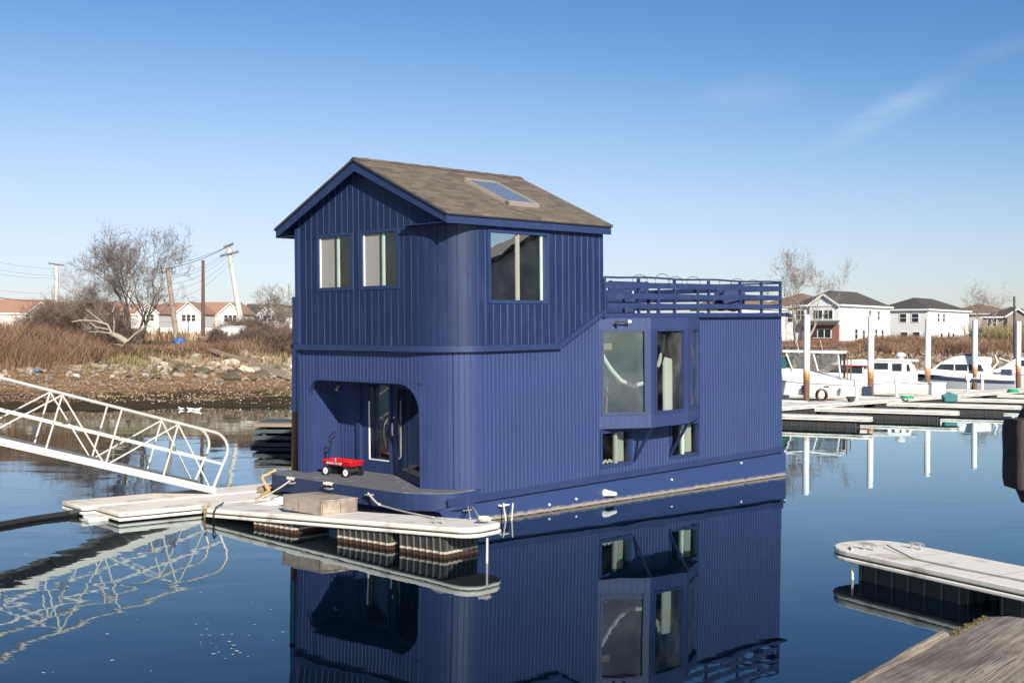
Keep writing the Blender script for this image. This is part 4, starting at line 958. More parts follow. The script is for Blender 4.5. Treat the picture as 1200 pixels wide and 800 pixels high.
m_ = MB().tube([(-.42, 0, .14), (-.50, 0, .24), (-.44, .0, .50), (-.36, .0, .82)], .017, 8).tube([(-.40, .0, .70), (-.47, .0, .74), (-.44, 0, .84), (-.32, 0, .94), (-.22, 0, .95), (-.25, 0, .86), (-.36, .0, .80), (-.40, 0, .70)], .014, 6)
m_.build('handle', M['black'], t, smooth=True)
fc = bpy.data.curves.new('lettering', 'FONT'); fc.body = 'RADIO FLYER'; fc.size = .085; fc.shear = .3; fc.extrude = .0008; fc.align_x = 'CENTER'; fc.align_y = 'CENTER'
fo = bpy.data.objects.new('lettering_curve', fc); C.objects.link(fo); bpy.context.view_layer.update()
me = bpy.data.meshes.new_from_object(fo.evaluated_get(bpy.context.evaluated_depsgraph_get())); me.name = 'lettering'; bpy.data.objects.remove(fo)
me.materials.clear(); me.materials.append(M['white']); lo_ = link(bpy.data.objects.new('lettering', me)); lo_.parent = t
lo_.location = (-.06, -.2205, .292); lo_.rotation_euler = (R(90 - 13), 0, 0)

# deck things: round blue cable-drum table, planter, folded chairs
t = thing('round_table', 'round dark blue drum table tipped on the roof deck behind the railing', 'table', mat=BM @ Matrix.Translation((11.3, .9, 4.27)))
MB().tube([(0, 0, .42), (.03, .08, .42)], .38, 24).build('table_top', M['deckblue'], t, smooth=True); MB().tube([(.03, .08, .44), (.12, .5, .36)], .05, 8).build('leg', M['dark'], t)
MB().tube([(.12, .5, .36), (.13, .54, .36)], .3, 20).build('base', M['deckblue'], t, smooth=True)
t = thing('planter_box', 'dark blue planter box on the roof deck near the stair wall', 'planter', mat=BM @ Matrix.Translation((5.3, .7, 4.27)))
MB().box(0, 1.3, 0, .5, 0, .42).build('box', M['deckblue'], t)
MB().box(.05, 1.25, .05, .45, .42, .44).build('soil', M['rockdark'], t)
t = thing('deck_bench', 'blue painted slatted bench on the middle of the roof deck', 'bench', mat=BM @ Matrix.Translation((7.2, 1.6, 4.27)))
for i in range(4): MB().box(0, 1.7, .1 * i, .1 * i + .08, .42, .45).build('seat_slat', M['deckblue'], t)
for x in (.05, 1.55):
    for y in (0, .32): MB().box(x, x + .07, y, y + .06, 0, .42).build('leg', M['deckblue'], t)
for z in (.6, .75): MB().box(0, 1.7, .42, .45, z, z + .09).build('back_slat', M['deckblue'], t)
for x in (.05, 1.55): MB().box(x, x + .07, .40, .42, .42, .86).build('back_post', M['deckblue'], t)
t = thing('canvas_roll', 'faded terracotta canvas roll lying behind the roof deck railing', 'canvas', mat=BM @ Matrix.Translation((8.2, 3.9, 4.27)))
MB().tube([(0, 0, .17), (.8, .05, .18), (1.6, 0, .17), (2.4, .06, .18)], [.14, .17, .15, .16], 10).build('roll', M['brownroof'], t, smooth=True)
for x in (.4, 1.9): MB().tube([(x, .01, .18), (x + .04, .01, .18)], .178, 12).build('strap', M['white'], t)

# ------------------------------------------------------------------ foreground pier
fd_ = Vector((.64, .768, 0)).normalized(); fn_ = Vector((fd_.y, -fd_.x, 0))
t = thing('timber_pier', 'weathered grey timber pier edge in the near right foreground', 'pier', (1.9, 5.95, 2.2), math.atan2(fd_.y, fd_.x))
inv = WM[t].inverted(); o_ = inv @ Vector((2.37, 6.51, 2.2))
y_ = o_.y; prof_e = [.0, .60, .76, .70, .80, .70, .6, .66, .6, .6]
wds = [.06, 1.05, .3, .32, .3, .3, .32, .3, .3, .3]
for i in range(10):
    x1 = o_.x + prof_e[i]; x0 = -9 ; n_ = 120; wd = wds[i]; vs = []; cols = 9
    for k_ in range(n_ + 1):
        x = x1 - (x1 - x0) * (k_ / n_) ** 1.6
        for j in range(cols):
            v = j / (cols - 1); yy = y_ - wd * v + (.008 if j == 0 else (-.0 if j < cols - 1 else -.0)) * noise.noise((x * 2, i, 5)) * 2.0
            edge = min(v, 1 - v) * wd
            zz = (-.022 * (1 - min(1, edge / .03)) ** 2) + .014 * noise.fractal((x * .8, (yy) * 9, i), 1, 2, 3)
            xe = x + (.035 * noise.noise((yy * 14, i * 3.1, 2)) + .018 * noise.noise((yy * 50, i, 7)) if k_ == 0 else 0)
            zz -= .02 if k_ == 0 else 0
            vs.append((xe, yy, zz))
    q = len(vs); vs += [(x, y, z - .11) for x, y, z in vs]
    fs = []
    for k_ in range(n_):
        for j in range(cols - 1):
            a = k_ * cols + j; fs += [(a, a + 1, a + cols + 1, a + cols), (q + a, q + a + cols, q + a + cols + 1, q + a + 1)]
        for j in (0, cols - 1): a = k_ * cols + j; fs.append((a, a + cols, q + a + cols, q + a))
    for j in range(cols - 1):
        for r0 in (0, n_ * cols): fs.append((r0 + j, r0 + j + 1, q + r0 + j + 1, q + r0 + j))
    MB().add(vs, fs).build('plank', M['plank'], t, smooth=True); y_ -= wd + (.002 if i == 0 else .012)
m_ = MB()
for k_ in range(240):
    u_ = RNG.uniform(0, 1); c = Vector((o_.x + .02 + .55 * u_ ** 1.3, o_.y - .072 + RNG.normal() * .012, -.02 + RNG.uniform(-.02, .01))); r_2 = RNG.uniform(.002, .006)
    m_.tube([c, c + Vector((RNG.normal() * .006, RNG.normal() * .006, r_2 * 2))], [r_2, r_2 * .4], 5)
M['lichen'] = simple('olive_moss', (.13, .10, .035), .95, var=.4, vscale=30)
m_.build('moss', M['lichen'], t)
for x in (-8, -5, -2, .2): MB().box(x, x + .25, o_.y - 3.1, o_.y - .12, -.42, -.13).build('joist', M['creosote'], t)
for x in (-7.8, -4.8, -1.8, .3): MB().tube([(x, o_.y - .5, -4), (x, o_.y - .5, -.42)], .16, 10).build('pile', M['creosote'], t, smooth=True)
# creosoted fender timbers by the right edge
t = thing('fender_pile', 'dark creosoted fender timbers hanging at the right edge above the water', 'fender', (3.95, 7.3, 0))
def dk(x0, x1, y0, y1, z0, z1, nm, sd_):
    rings = []
    for k_ in range(9):
        z = z0 + (z1 - z0) * k_ / 8; s_ = 1 if 0 < k_ < 8 else .93
        rings.append([((x0 + x1) / 2 + (x - (x0 + x1) / 2) * s_ + .012 * noise.noise((z * 6, sd_, x)), (y0 + y1) / 2 + (y - (y0 + y1) / 2) * s_ + .012 * noise.noise((z * 6, y, sd_)), z) for x, y in rrect(x0, x1, y0, y1, .035, 3)])
    MB().loft(rings).build(nm, M['creosote'], t, world=True, smooth=True)
dk(3.05, 3.28, 7.1, 7.35, 2.90, 3.32, 'fender_block', 1)
dk(3.20, 3.9, 7.2, 7.5, 2.78, 3.37, 'fender_block', 4)
dk(3.9, 4.3, 7.0, 7.45, -2, 4.2, 'pile', 9)

# ------------------------------------------------------------------ motorboats at the marina
def hull_rings(Ln, beam, fs_, fb, n=14, flare=.86, stem=1.1):
    rings = []
    for i in range(n + 1):
        t_ = i / n; x = Ln * t_
        hb_ = beam / 2 * (1 - max(0, (t_ - .45) / .55) ** 2.2 * .97); zg = fs_ + (fb - fs_) * t_ ** 1.7
        zc = -.05 + .55 * max(0, (t_ - .5) / .5) ** 1.8; zk = -.35 + 1.0 * max(0, (t_ - .72) / .28) ** 2
        xo = stem * max(0, (t_ - .6) / .4) ** 2
        g_ = hb_; c_ = hb_ * (flare - .25 * t_); x_k = x - xo * .75
        rings.append([(x, g_, zg), (x - xo * .12, (g_ + c_) / 2 * 1.03, zg * .5 + zc * .5), (x - xo * .35, c_, zc), (x_k, 0, zk), (x - xo * .35, -c_, zc), (x - xo * .12, -(g_ + c_) / 2 * 1.03, zg * .5 + zc * .5), (x, -g_, zg)])
    return rings
def slab(m_, prof_, hw0, hw1, z0, z1):
    """block whose side outline is prof_ (x,z) with half width tapering from hw0 at z0 to hw1 at z1"""
    f = lambda z: hw0 + (hw1 - hw0) * (z - z0) / (z1 - z0)
    k_ = len(prof_); vs = [(x, f(z), z) for x, z in prof_] + [(x, -f(z), z) for x, z in prof_]
    m_.add(vs, [tuple(range(k_)), tuple(range(2 * k_ - 1, k_ - 1, -1))] + [(i, (i + 1) % k_, k_ + (i + 1) % k_, k_ + i) for i in range(k_)]); return m_
def side_pane(t, prof_, hw0, hw1, z0, z1, mat, name='cabin_window'):
    f = lambda z: hw0 + (hw1 - hw0) * (z - z0) / (z1 - z0)
    for sg in (1, -1):
        k_ = len(prof_); vs = [(x, sg * (f(z) - .01), z) for x, z in prof_] + [(x, sg * (f(z) + .02), z) for x, z in prof_]
        MB().add(vs, [tuple(range(k_)), tuple(range(2 * k_ - 1, k_ - 1, -1))] + [(i, (i + 1) % k_, k_ + (i + 1) % k_, k_ + i) for i in range(k_)]).build(name, M[mat], t)
def boat_at(px, D, label, Ln, beam, fs_, fb, hullmat='gel', ang=None):
    X = px_ray(px, 460)[0] * D; an = math.atan2(.39, -.92) if ang is None else ang
    t = thing('motorboat', label, 'motorboat', (X, D, 0), an)
    h_ = hull_rings(Ln, beam, fs_, fb)
    MB().loft(h_).build('hull', M[hullmat], t, smooth=True)
    pts = [(r[0][0], r[0][1] + .02, r[0][2]) for r in h_]; q = [(r[6][0], r[6][1] - .02, r[6][2]) for r in h_]
    m_ = MB().tube(pts, .035, 6).tube(q, .035, 6); m_.build('rub_rail', M['gel'], t, smooth=True)
    return t
# 1: express fisherman with hardtop and clear enclosure
t = boat_at(1010, 70.6, 'white motorboat with hardtop and clear curtains nearest the houseboat', 9.2, 3.0, 1.12, 1.75)
slab(MB(), [(2.9, 1.15), (8.0, 1.55), (7.0, 1.95), (5.2, 2.08), (3.0, 2.0)], 1.28, 1.05, 1.1, 2.1).build('cabin', M['gel'], t)
slab(MB(), [(.1, 1.12), (2.9, 1.12), (2.9, 1.9), (1.2, 1.45), (.1, 1.32)], 1.42, 1.36, 1.1, 2.0).build('cockpit_coaming', M['gel'], t)
slab(MB(), [(1.0, 2.95), (4.9, 3.02), (4.75, 3.13), (1.0, 3.10)], 1.25, 1.15, 2.9, 3.2).build('hardtop', M['gel'], t)
slab(MB(), [(4.3, 2.04), (6.05, 1.98), (4.6, 2.75), (4.2, 2.75)], 1.12, .95, 1.95, 2.8).build('windscreen', M['greenglass'], t)
for x0, x1 in ((1.1, 1.25), (2.4, 2.7), (3.9, 4.3)):
    for y in (1.15, -1.15): MB().bar((x0, y, 1.9 if x0 > 2 else 1.5), (x1, y * .96, 2.97), .07, .07).build('hardtop_post', M['gel'], t)
for y in (1.1, -1.1):
    MB().add([(1.2, y, 1.9), (3.9, y, 2.05), (4.2, y * .97, 2.95), (1.25, y * .97, 2.95)], [(0, 1, 2, 3)]).build('clear_curtain', M['clearvinyl'], t)
for y in (1.0, -1.0): MB().bar((1.15, y, 1.4), (1.15, y, 3.1), .13, .10).build('curtain_frame', M['black'], t)
MB().bar((.75, .9, 1.3), (.75, .9, 3.05), .07, .07).bar((.75, -.9, 1.3), (.75, -.9, 3.05), .07, .07).bar((.75, .9, 2.1), (.75, -.9, 2.1), .08, .08).build('ladder', M['pilewood'], t)
MB().tube([(1.3, .5, 3.12), (1.3, .5, 3.28), (4.2, .5, 3.28), (4.2, .5, 3.12)], .03, 5).build('roof_rack', M['dark'], t)
for x in (2.2, 3.6): MB().tube([(x, .8, 3.1), (x + .15, .8, 3.75)], .012, 4).build('antenna', M['gel'], t)
MB().box(5.2, 5.6, 1.50, 1.53, 1.2, 1.28).box(1.7, 2.0, 1.47, 1.50, .96, 1.02).box(3.0, 3.3, 1.48, 1.51, .98, 1.04).build('portlight', M['dark'], t)
MB().box(-.55, -.05, -.25, .25, .1, 1.0).box(-.35, -.15, -.08, .08, -.4, .1).build('outboard_motor', M['navy'], t, bevel=.05)
for k_, x in enumerate((1.0, 3.2, 5.2)): MB().tube([(x, 1.56, .98), (x, 1.60, .9), (x, 1.60, .4), (x, 1.56, .33)], [.03, .1, .1, .03], 8).build('fender', M['navy' if k_ == 1 else 'gel'], t, smooth=True)
for y in (1.3, -1.3):
    MB().tube([(8.8, y * .3, 1.7), (8.6, y * .35, 2.15), (6.6, y * .85, 2.05), (6.3, y * .9, 1.6)], .018, 5).build('bow_rail', M['galv'], t)
# 2: sedan with red stripe, behind
t = boat_at(1038, 77.5, 'small white cabin boat with a red striped roof between first and second pile', 6.4, 2.5, .95, 1.4)
slab(MB(), [(1.0, .95), (5.0, 1.15), (4.3, 1.5), (3.4, 1.6), (1.0, 1.55)], 1.1, 1.0, .9, 1.6).build('cabin', M['gel'], t)
slab(MB(), [(1.3, 1.55), (3.6, 1.58), (3.0, 2.05), (1.3, 2.05)], .98, .88, 1.5, 2.1).build('wheelhouse_glass', M['darkglass'], t)
slab(MB(), [(1.0, 2.05), (3.5, 2.05), (3.5, 2.12), (1.0, 2.12)], 1.05, 1.05, 2.0, 2.2).build('roof_stripe', M['redstripe'], t)
slab(MB(), [(1.0, 2.122), (3.4, 2.122), (2.9, 2.4), (1.5, 2.5), (1.0, 2.4)], 1.0, .8, 2.1, 2.5).build('roof', M['gel'], t)
for x in (1.35, 2.1, 2.8):
    for y in (.95, -.95): MB().bar((x, y, 1.55), (x, y * .95, 2.06), .06, .05).build('window_post', M['gel'], t)
# 3: white cruiser with radar dome
t = boat_at(1091, 77.0, 'white cabin cruiser with a radar dome between second and third pile', 7.6, 2.8, 1.0, 1.55)
slab(MB(), [(.9, 1.0), (6.4, 1.25), (5.3, 1.7), (4.4, 1.75), (.9, 1.75)], 1.2, 1.05, 1, 1.8).build('cabin', M['gel'], t)
slab(MB(), [(1.0, 1.75), (4.4, 1.75), (3.5, 2.42), (1.2, 2.42)], 1.05, .85, 1.7, 2.45).build('wheelhouse', M['gel'], t)
side_pane(t, [(2.6, 1.85), (4.0, 1.85), (3.45, 2.28), (2.6, 2.28)], 1.05, .85, 1.7, 2.45, 'darkglass')
side_pane(t, [(1.75, 1.5), (2.35, 1.5), (2.35, 2.25), (1.75, 2.25)], 1.09, .87, 1.4, 2.45, 'darkglass')
side_pane(t, [(1.15, 1.5), (1.45, 1.5), (1.45, 2.2), (1.3, 2.2)], 1.09, .87, 1.4, 2.45, 'darkglass')
slab(MB(), [(.8, 2.42), (3.7, 2.42), (3.3, 2.53), (.9, 2.53)], .98, .9, 2.4, 2.6).build('roof', M['gel'], t)
rg = [[(1.9 + .32 * math.cos(R(a)) * s_, .32 * math.sin(R(a)) * s_, 2.53 + z) for a in range(0, 360, 30)] for s_, z in ((.5, 0), (.5, .15), (1, .18), (1, .32), (.6, .42), (.1, .45))]
MB().loft(rg).build('radar_dome', M['gel'], t, smooth=True)
m_ = MB().tube([(6.9, .5, 1.45), (6.8, .45, 1.95), (5.0, .95, 1.85), (4.7, 1.0, 1.3)], .018, 5).tube([(6.9, -.5, 1.45), (6.8, -.45, 1.95), (5.0, -.95, 1.85), (4.7, -1.0, 1.3)], .018, 5); m_.build('bow_rail', M['galv'], t)
MB().box(-.6, -.05, -.32, .32, .05, 1.05).build('covered_outboard', M['navy'], t, bevel=.08)
# 4: express cruiser with dark stripe
t = boat_at(1189, 83.0, 'grey hulled express cruiser with dark window band between third and fifth pile', 7.4, 2.9, 1.05, 1.5, 'hullgrey')
slab(MB(), [(.1, 1.05), (7.2, 1.43), (6.9, 1.62), (.1, 1.36)], 1.43, 1.40, 1, 1.6).build('sheer_band', M['gel'], t)
h_ = hull_rings(7.4, 2.9, 1.05, 1.5)
for sg in (0, 6):
    m_ = MB()
    for r0, r1 in zip(h_[:-1], h_[1:]):
        s_ = 1 if sg == 0 else -1; a = r0[sg]; b_ = r1[sg]
        m_.add([(a[0], a[1] + s_ * .035, a[2] - .04), (b_[0], b_[1] + s_ * .035, b_[2] - .04), (b_[0], b_[1] + s_ * .02, b_[2] - .24), (a[0], a[1] + s_ * .02, a[2] - .24)], [(0, 1, 2, 3)])
    m_.build('dark_stripe', M['navy'], t)
slab(MB(), [(1.4, 1.3), (6.1, 1.5), (5.4, 1.75), (4.9, 2.18), (1.6, 2.18)], 1.15, .98, 1.3, 2.2).build('cabin', M['gel'], t)
slab(MB(), [(1.5, 2.18), (4.9, 2.18), (4.0, 2.62), (3.4, 2.72), (1.5, 2.6)], .98, .8, 2.15, 2.75).build('flybridge', M['gel'], t)
side_pane(t, [(2.0, 1.62), (4.1, 1.66), (5.2, 1.74), (4.85, 2.10), (2.2, 2.10)], 1.15, .98, 1.3, 2.2, 'darkglass')
for x in (3.0, 3.9): side_pane(t, [(x, 1.6), (x + .07, 1.6), (x + .07, 2.12), (x, 2.12)], 1.165, .995, 1.3, 2.2, 'gel', 'window_post')
slab(MB(), [(2.3, 2.72), (3.9, 2.66), (3.5, 2.80), (2.4, 2.84)], .75, .7, 2.6, 2.9).build('flybridge_cover', M['navy'], t)
MB().tube([(1.7, 1.0, 1.4), (1.1, 1.0, 2.3), (1.3, .7, 2.75), (1.3, -.7, 2.75), (1.1, -1.0, 2.3), (1.7, -1.0, 1.4)], .06, 7).build('radar_arch', M['gel'], t, smooth=True)
MB().tube([(.1, 1.1, 1.3), (.3, 1.1, 2.3), (1.0, 1.0, 2.55)], .03, 5).tube([(.1, -1.1, 1.3), (.3, -1.1, 2.3), (1.0, -1.0, 2.55)], .03, 5).build('bimini_frame', M['gel'], t)
MB().box(.1, .9, -1.1, 1.1, 1.35, 1.75).build('cockpit_cover', M['navy'], t, bevel=.05)
# 5: right edge
t = boat_at(1262, 90.0, 'white motorboat cut off by the right edge of the photo', 7.5, 2.8, 1.05, 1.6)
slab(MB(), [(1.0, 1.05), (6.2, 1.35), (5.2, 1.8), (4.2, 2.5), (1.2, 2.5)], 1.15, .9, 1, 2.5).build('cabin', M['gel'], t)
side_pane(t, [(2.0, 1.8), (4.4, 1.85), (4.05, 2.3), (2.0, 2.3)], 1.15, .9, 1, 2.5, 'darkglass')
MB().tube([(1.2, 1.0, 2.0), (.9, 1.0, 2.8), (.9, -1.0, 2.8), (1.2, -1.0, 2.0)], .05, 6).build('radar_arch', M['gel'], t)
# dock furniture
for i, (px, D, lb) in enumerate(((1004, 64.0, 'slim white power pedestal on the marina walkway by the first boat'), (1051, 68.5, 'slim white power pedestal before the radar dome boat'), (1134, 76, 'white power pedestal beside the grey hulled cruiser'), (1151, 79, 'white power pedestal with square head near the fourth pile'))):
    X = px_ray(px, 470)[0] * D; t = thing('power_pedestal', lb, 'pedestal', (X, D, .49), group='white power pedestals on the marina walkway')
    MB().box(-.07, .07, -.07, .07, 0, .95).build('post', M['white'], t); MB().box(-.13, .13, -.12, .12, .75, 1.05).build('head', M['gel'], t)
o = MB()
for k_ in range(5): o.tube([(.26 * math.cos(R(a)) , .12 * k_ - .2, .32 + .32 * math.sin(R(a))) for a in range(0, 361, 24)], .03, 6)
o = o.build('coiled_hose', M['pilewood'], smooth=True); o.location = put(963, 470, .5); o.location.z = .5; tag(o, 'brown coiled hoses standing on the walkway by the first pile', 'hose')
o = MB().box(-.35, .35, -.2, .2, 0, .3).tube([(-.4, 0, .25), (0, .05, .36), (.4, 0, .25)], .16, 8).build('canvas_bundle', M['teal'], bevel=.05); o.location = put(1113, 471, .5); tag(o, 'dark teal bundle lying on the marina finger dock', 'bundle')
o = MB()
for k_ in range(4): o.tube([((.36 - .03 * k_) * math.cos(R(a)), (.3) * math.sin(R(a)), .04 + .05 * k_) for a in range(0, 361, 24)], .035, 6)
o = o.build('hose_coil', M['green'], smooth=True); o.location = put(1187, 460, .5); tag(o, 'bright green hose coil on the walkway near the right edge', 'hose')
o = MB()
for k_ in range(3): o.tube([((.36 - .03 * k_) * math.cos(R(a)), (.3) * math.sin(R(a)), .04 + .04 * k_) for a in range(0, 361, 24)], .03, 6)
o = o.build('hose_coil', M['green'], smooth=True); o.location = put(1063, 467, .5); tag(o, 'dull green hose coil on the walkway before the third pile', 'hose')
t = thing('dock_box', 'white storage box on the walkway right of the third pile', 'box', put(1098, 462, .5))
MB().box(-.42, .42, -.3, .3, 0, .62).build('box', M['gel'], t, bevel=.03); MB().box(-.46, .46, -.34, .34, .62, .74).build('lid', M['gel'], t, bevel=.04)
t = thing('dock_cart', 'small dark trolley standing on the walkway before the first boat', 'trolley', put(997, 471, .5))
MB().box(-.22, .22, -.15, .15, .18, .3).build('tray', M['black'], t); MB().bar((.2, 0, .25), (.05, 0, 1.0), .04, .04).bar((-.2, 0, .25), (-.1, 0, .9), .04, .04).build('handle', M['galv'], t)
for y in (-.2, .2): MB().tube([(0, y - .03, .12), (0, y + .03, .12)], .12, 12).build('wheel', M['black'], t)

# ------------------------------------------------------------------ gulls on the water
def gull(px, py, label, ang, sc=1.0):
    a, b_ = px_ray(px, py); Y = -EYE / b_
    rings = []
    for x, z, ry, rz in ((-.30, .115, .012, .006), (-.20, .105, .05, .03), (-.10, .08, .085, .07), (0, .07, .10, .09), (.09, .08, .09, .085), (.15, .115, .06, .06), (.175, .15, .042, .04), (.195, .175, .042, .042), (.225, .18, .034, .032), (.25, .172, .012, .012), (.28, .165, .004, .005)):
        rings.append([(x, ry * math.cos(R(t_)), z + rz * math.sin(R(t_))) for t_ in range(0, 360, 36)])
    o = MB().loft(rings).build('gull', M['gull'], smooth=True); o.location = (a * Y, Y, -.02); o.scale = (.8 * sc,) * 3; o.rotation_euler = (0, 0, ang)
    return tag(o, label, 'gull')
gull(212.5, 480, 'white gull floating alone left of the other gulls', 2.6)
gull(223, 480, 'white gull floating in the middle of three', 3.3, .9)
gull(231, 481, 'white gull floating rightmost, tail raised toward the bank', .3, 1.1)

# ------------------------------------------------------------------ houses
def house(name, label, X, Y, Z, yaw, w, d, eh, rise, roof='gable', wall='whitewall', rf='brownroof', wins=(), swins=(), oh=.35, brickbase=None, gable=None, axis_='y', chimney=None, cat='house', group=None):
    t = thing(name, label, cat, (X, Y, Z), yaw, group)
    MB().box(0, w, 0, d, -1.5, eh).build('wall', M[wall], t)
    x0, x1, y0, y1 = -oh, w + oh, -oh, d + oh; th = .18
    if roof == 'hip':
        if w > d: r0, r1 = ((x0 + (y1 - y0) / 2), (y0 + y1) / 2), ((x1 - (y1 - y0) / 2), (y0 + y1) / 2)
        else: r0, r1 = ((x0 + x1) / 2, y0 + (x1 - x0) / 2), ((x0 + x1) / 2, y1 - (x1 - x0) / 2)
        vs = [(x0, y0, eh), (x1, y0, eh), (x1, y1, eh), (x0, y1, eh), (r0[0], r0[1], eh + rise), (r1[0], r1[1], eh + rise)]
        fs = [(0, 1, 5, 4), (1, 2, 5), (2, 3, 4, 5), (3, 0, 4)] if w > d else [(0, 1, 4), (1, 2, 5, 4), (2, 3, 5), (3, 0, 4, 5)]
        ro = MB().add(vs, fs + [(3, 2, 1, 0)]).build('roof', M[rf], t)
    elif axis_ == 'y':   # ridge runs front to back, gable faces front
        xm = (x0 + x1) / 2
        MB().add([(0, 0.001, eh), (w, 0.001, eh), (w / 2, .001, eh + rise * w / (x1 - x0)), (0, d - .001, eh), (w, d - .001, eh), (w / 2, d - .001, eh + rise * w / (x1 - x0))], [(0, 1, 2), (3, 5, 4), (0, 2, 5, 3), (1, 4, 5, 2)]).build('gable_wall', M[wall], t)
        m_ = MB()
        for xa in (x0, x1): m_.add([(xa, y0, eh - .1), (xm, y0, eh + rise), (xm, y1, eh + rise), (xa, y1, eh - .1), (xa, y0, eh + .08), (xm, y0, eh + rise + .18), (xm, y1, eh + rise + .18), (xa, y1, eh + .08)], [(0, 1, 2, 3), (4, 5, 6, 7), (0, 1, 5, 4), (2, 3, 7, 6), (0, 3, 7, 4)])
        ro = m_.build('roof', M[rf], t)
        for xa in (x0, x1): MB().bar((xa, y0 - .03, eh - .02), (xm, y0 - .03, eh + rise + .08), .05, .2).build('barge_board', M['white'], t)
    else:
        ym = (y0 + y1) / 2
        MB().add([(x0 + oh, y0 + oh, eh), (x0 + oh, y1 - oh, eh), (x0 + oh, ym, eh + rise * .93), (x1 - oh, y0 + oh, eh), (x1 - oh, y1 - oh, eh), (x1 - oh, ym, eh + rise * .93)], [(0, 2, 1), (3, 4, 5), (0, 3, 5, 2), (1, 2, 5, 4)]).build('gable_wall', M[wall], t)
        m_ = MB()
        for ya in (y0, y1): m_.add([(x0, ya, eh - .1), (x0, ym, eh + rise), (x1, ym, eh + rise), (x1, ya, eh - .1), (x0, ya, eh + .08), (x0, ym, eh + rise + .18), (x1, ym, eh + rise + .18), (x1, ya, eh + .08)], [(0, 1, 2, 3), (4, 5, 6, 7), (0, 1, 5, 4), (2, 3, 7, 6), (0, 3, 7, 4)])
        ro = m_.build('roof', M[rf], t)
    m_ = MB().box(x0 - .02, x1 + .02, y0 - .06, y0, eh - .2, eh + .05).box(x1, x1 + .06, y0 - .06, y1, eh - .2, eh + .05).box(x0 - .06, x0, y0 - .06, y1, eh - .2, eh + .05)
    if roof == 'hip' or axis_ == 'x': m_.build('gutter', M['white'], t)
    def win(f, a, z, ww, wh, n_=1):
        fr = MB()
        mbox(fr, f, a - .08, a, z - .08, z + wh + .08, .0, .07); mbox(fr, f, a + ww, a + ww + .08, z - .08, z + wh + .08, .0, .07)
        mbox(fr, f, a, a + ww, z - .08, z, .0, .07); mbox(fr, f, a, a + ww, z + wh, z + wh + .08, .0, .07)
        for q in range(1, n_): mbox(fr, f, a + ww * q / n_ - .05, a + ww * q / n_ + .05, z, z + wh, .0, .06)
        mbox(fr, f, a, a + ww, z + wh / 2 - .03, z + wh / 2 + .03, .0, .055)
        fr = fr.build('window', M['white'], t); p = MB(); mbox(p, f, a, a + ww, z, z + wh, .003, .03); p.build('pane', M['darkglass'], fr)
    for q in wins: win(lambda a, u, dd: (a, -dd, u), *q)
    for q in swins: win(lambda a, u, dd: (w + dd, a, u), *q)
    if gable:   # small front gable over part of the front
        gx0, gx1, gz, gr, gp = gable
        MB().add([(gx0, -gp, gz - 2.6), (gx1, -gp, gz - 2.6), (gx1, -gp, gz), ((gx0 + gx1) / 2, -gp, gz + gr), (gx0, -gp, gz), (gx0, .1, gz - 2.6), (gx1, .1, gz - 2.6), (gx1, .1, gz), ((gx0 + gx1) / 2, 2.5, gz + gr), (gx0, .1, gz)],
                 [(0, 1, 2, 3, 4), (0, 5, 6, 1), (1, 6, 7, 2), (0, 4, 9, 5)]).build('gable_bay', M[wall], t)
        xm = (gx0 + gx1) / 2
        for xa, sg in ((gx0 - .3, -1), (gx1 + .3, 1)):
            MB().add([(xa, -gp - .3, gz - .12), (xm, -gp - .3, gz + gr + .1), (xm, 3.2, gz + gr + .1), (xa, 3.2, gz - .12), (xa, -gp - .3, gz + .02), (xm, -gp - .3, gz + gr + .24), (xm, 3.2, gz + gr + .24), (xa, 3.2, gz + .02)], [(0, 1, 2, 3), (4, 5, 6, 7), (0, 1, 5, 4), (2, 3, 7, 6), (0, 3, 7, 4)]).build('gable_roof', M[rf], t)
            MB().bar((xa, -gp - .34, gz - .08), (xm, -gp - .34, gz + gr + .12), .06, .28).build('barge_board', M['white'], t)
    if brickbase:
        bx0, bx1, bz = brickbase
        MB().box(bx0, bx1, -.3, .0, -1.5, bz).build('brick_front', M['brick'], t)
        MB().add([(bx0 - .2, -1.0, bz), (bx1 + .1, -1.0, bz), (bx1 + .2, .0, bz + .75), (bx0 - .2, .0, bz + .75), (bx0 - .2, -1.0, bz - .15), (bx1 + .1, -1.0, bz - .15)], [(0, 1, 2, 3), (0, 4, 5, 1), (4, 3, 2, 5), (0, 3, 4), (1, 5, 2)]).build('porch_roof', M['greyroof'], t)
        fr = MB().box(bx0 + 1.7, bx1 - 1.1, -.38, -.3, .65, 2.0).build('window', M['white'], t)
        for q in range(3): MB().box(bx0 + 1.6 + q * (bx1 - bx0 - 2.6) / 3, bx0 + 1.5 + (q + 1) * (bx1 - bx0 - 2.6) / 3 - .08, -.40, -.382, .75, 1.9).build('pane', M['darkglass'], fr)
    if chimney: MB().box(chimney[0], chimney[0] + .5, chimney[1], chimney[1] + .5, eh, chimney[2]).build('chimney', M['stucco'], ro)
    return t
yw = math.atan2(-.69, .72)
def right_house(px, D, w, d, **k):
    X = px_ray(px, 400)[0] * D; dx, dy = .72, -.69
    return (X - w * dx, D - w * dy)
X, Y = right_house(984, 165, 7.2, 15.2)
house('house', 'white two-storey house with red brick ground floor bay and front gable', X, Y, 3.3, yw, 7.2, 15.2, 5.35, 2.2, 'hip', 'whitewall', 'greyroof',
      wins=[(.5, 3.3, .5, 1.3), (1.1, 3.3, .5, 1.3)], swins=[(8.5, 3.4, .6, 1.3), (11.2, 3.4, .6, 1.3), (4.3, .6, .8, 1.4), (6.6, .6, .7, 1.2), (10.4, .7, .7, 1.3), (12.4, .6, .7, 1.3)],
      gable=(2.6, 7.2, 5.2, 1.5, .3), brickbase=(1.4, 7.16, 2.6))
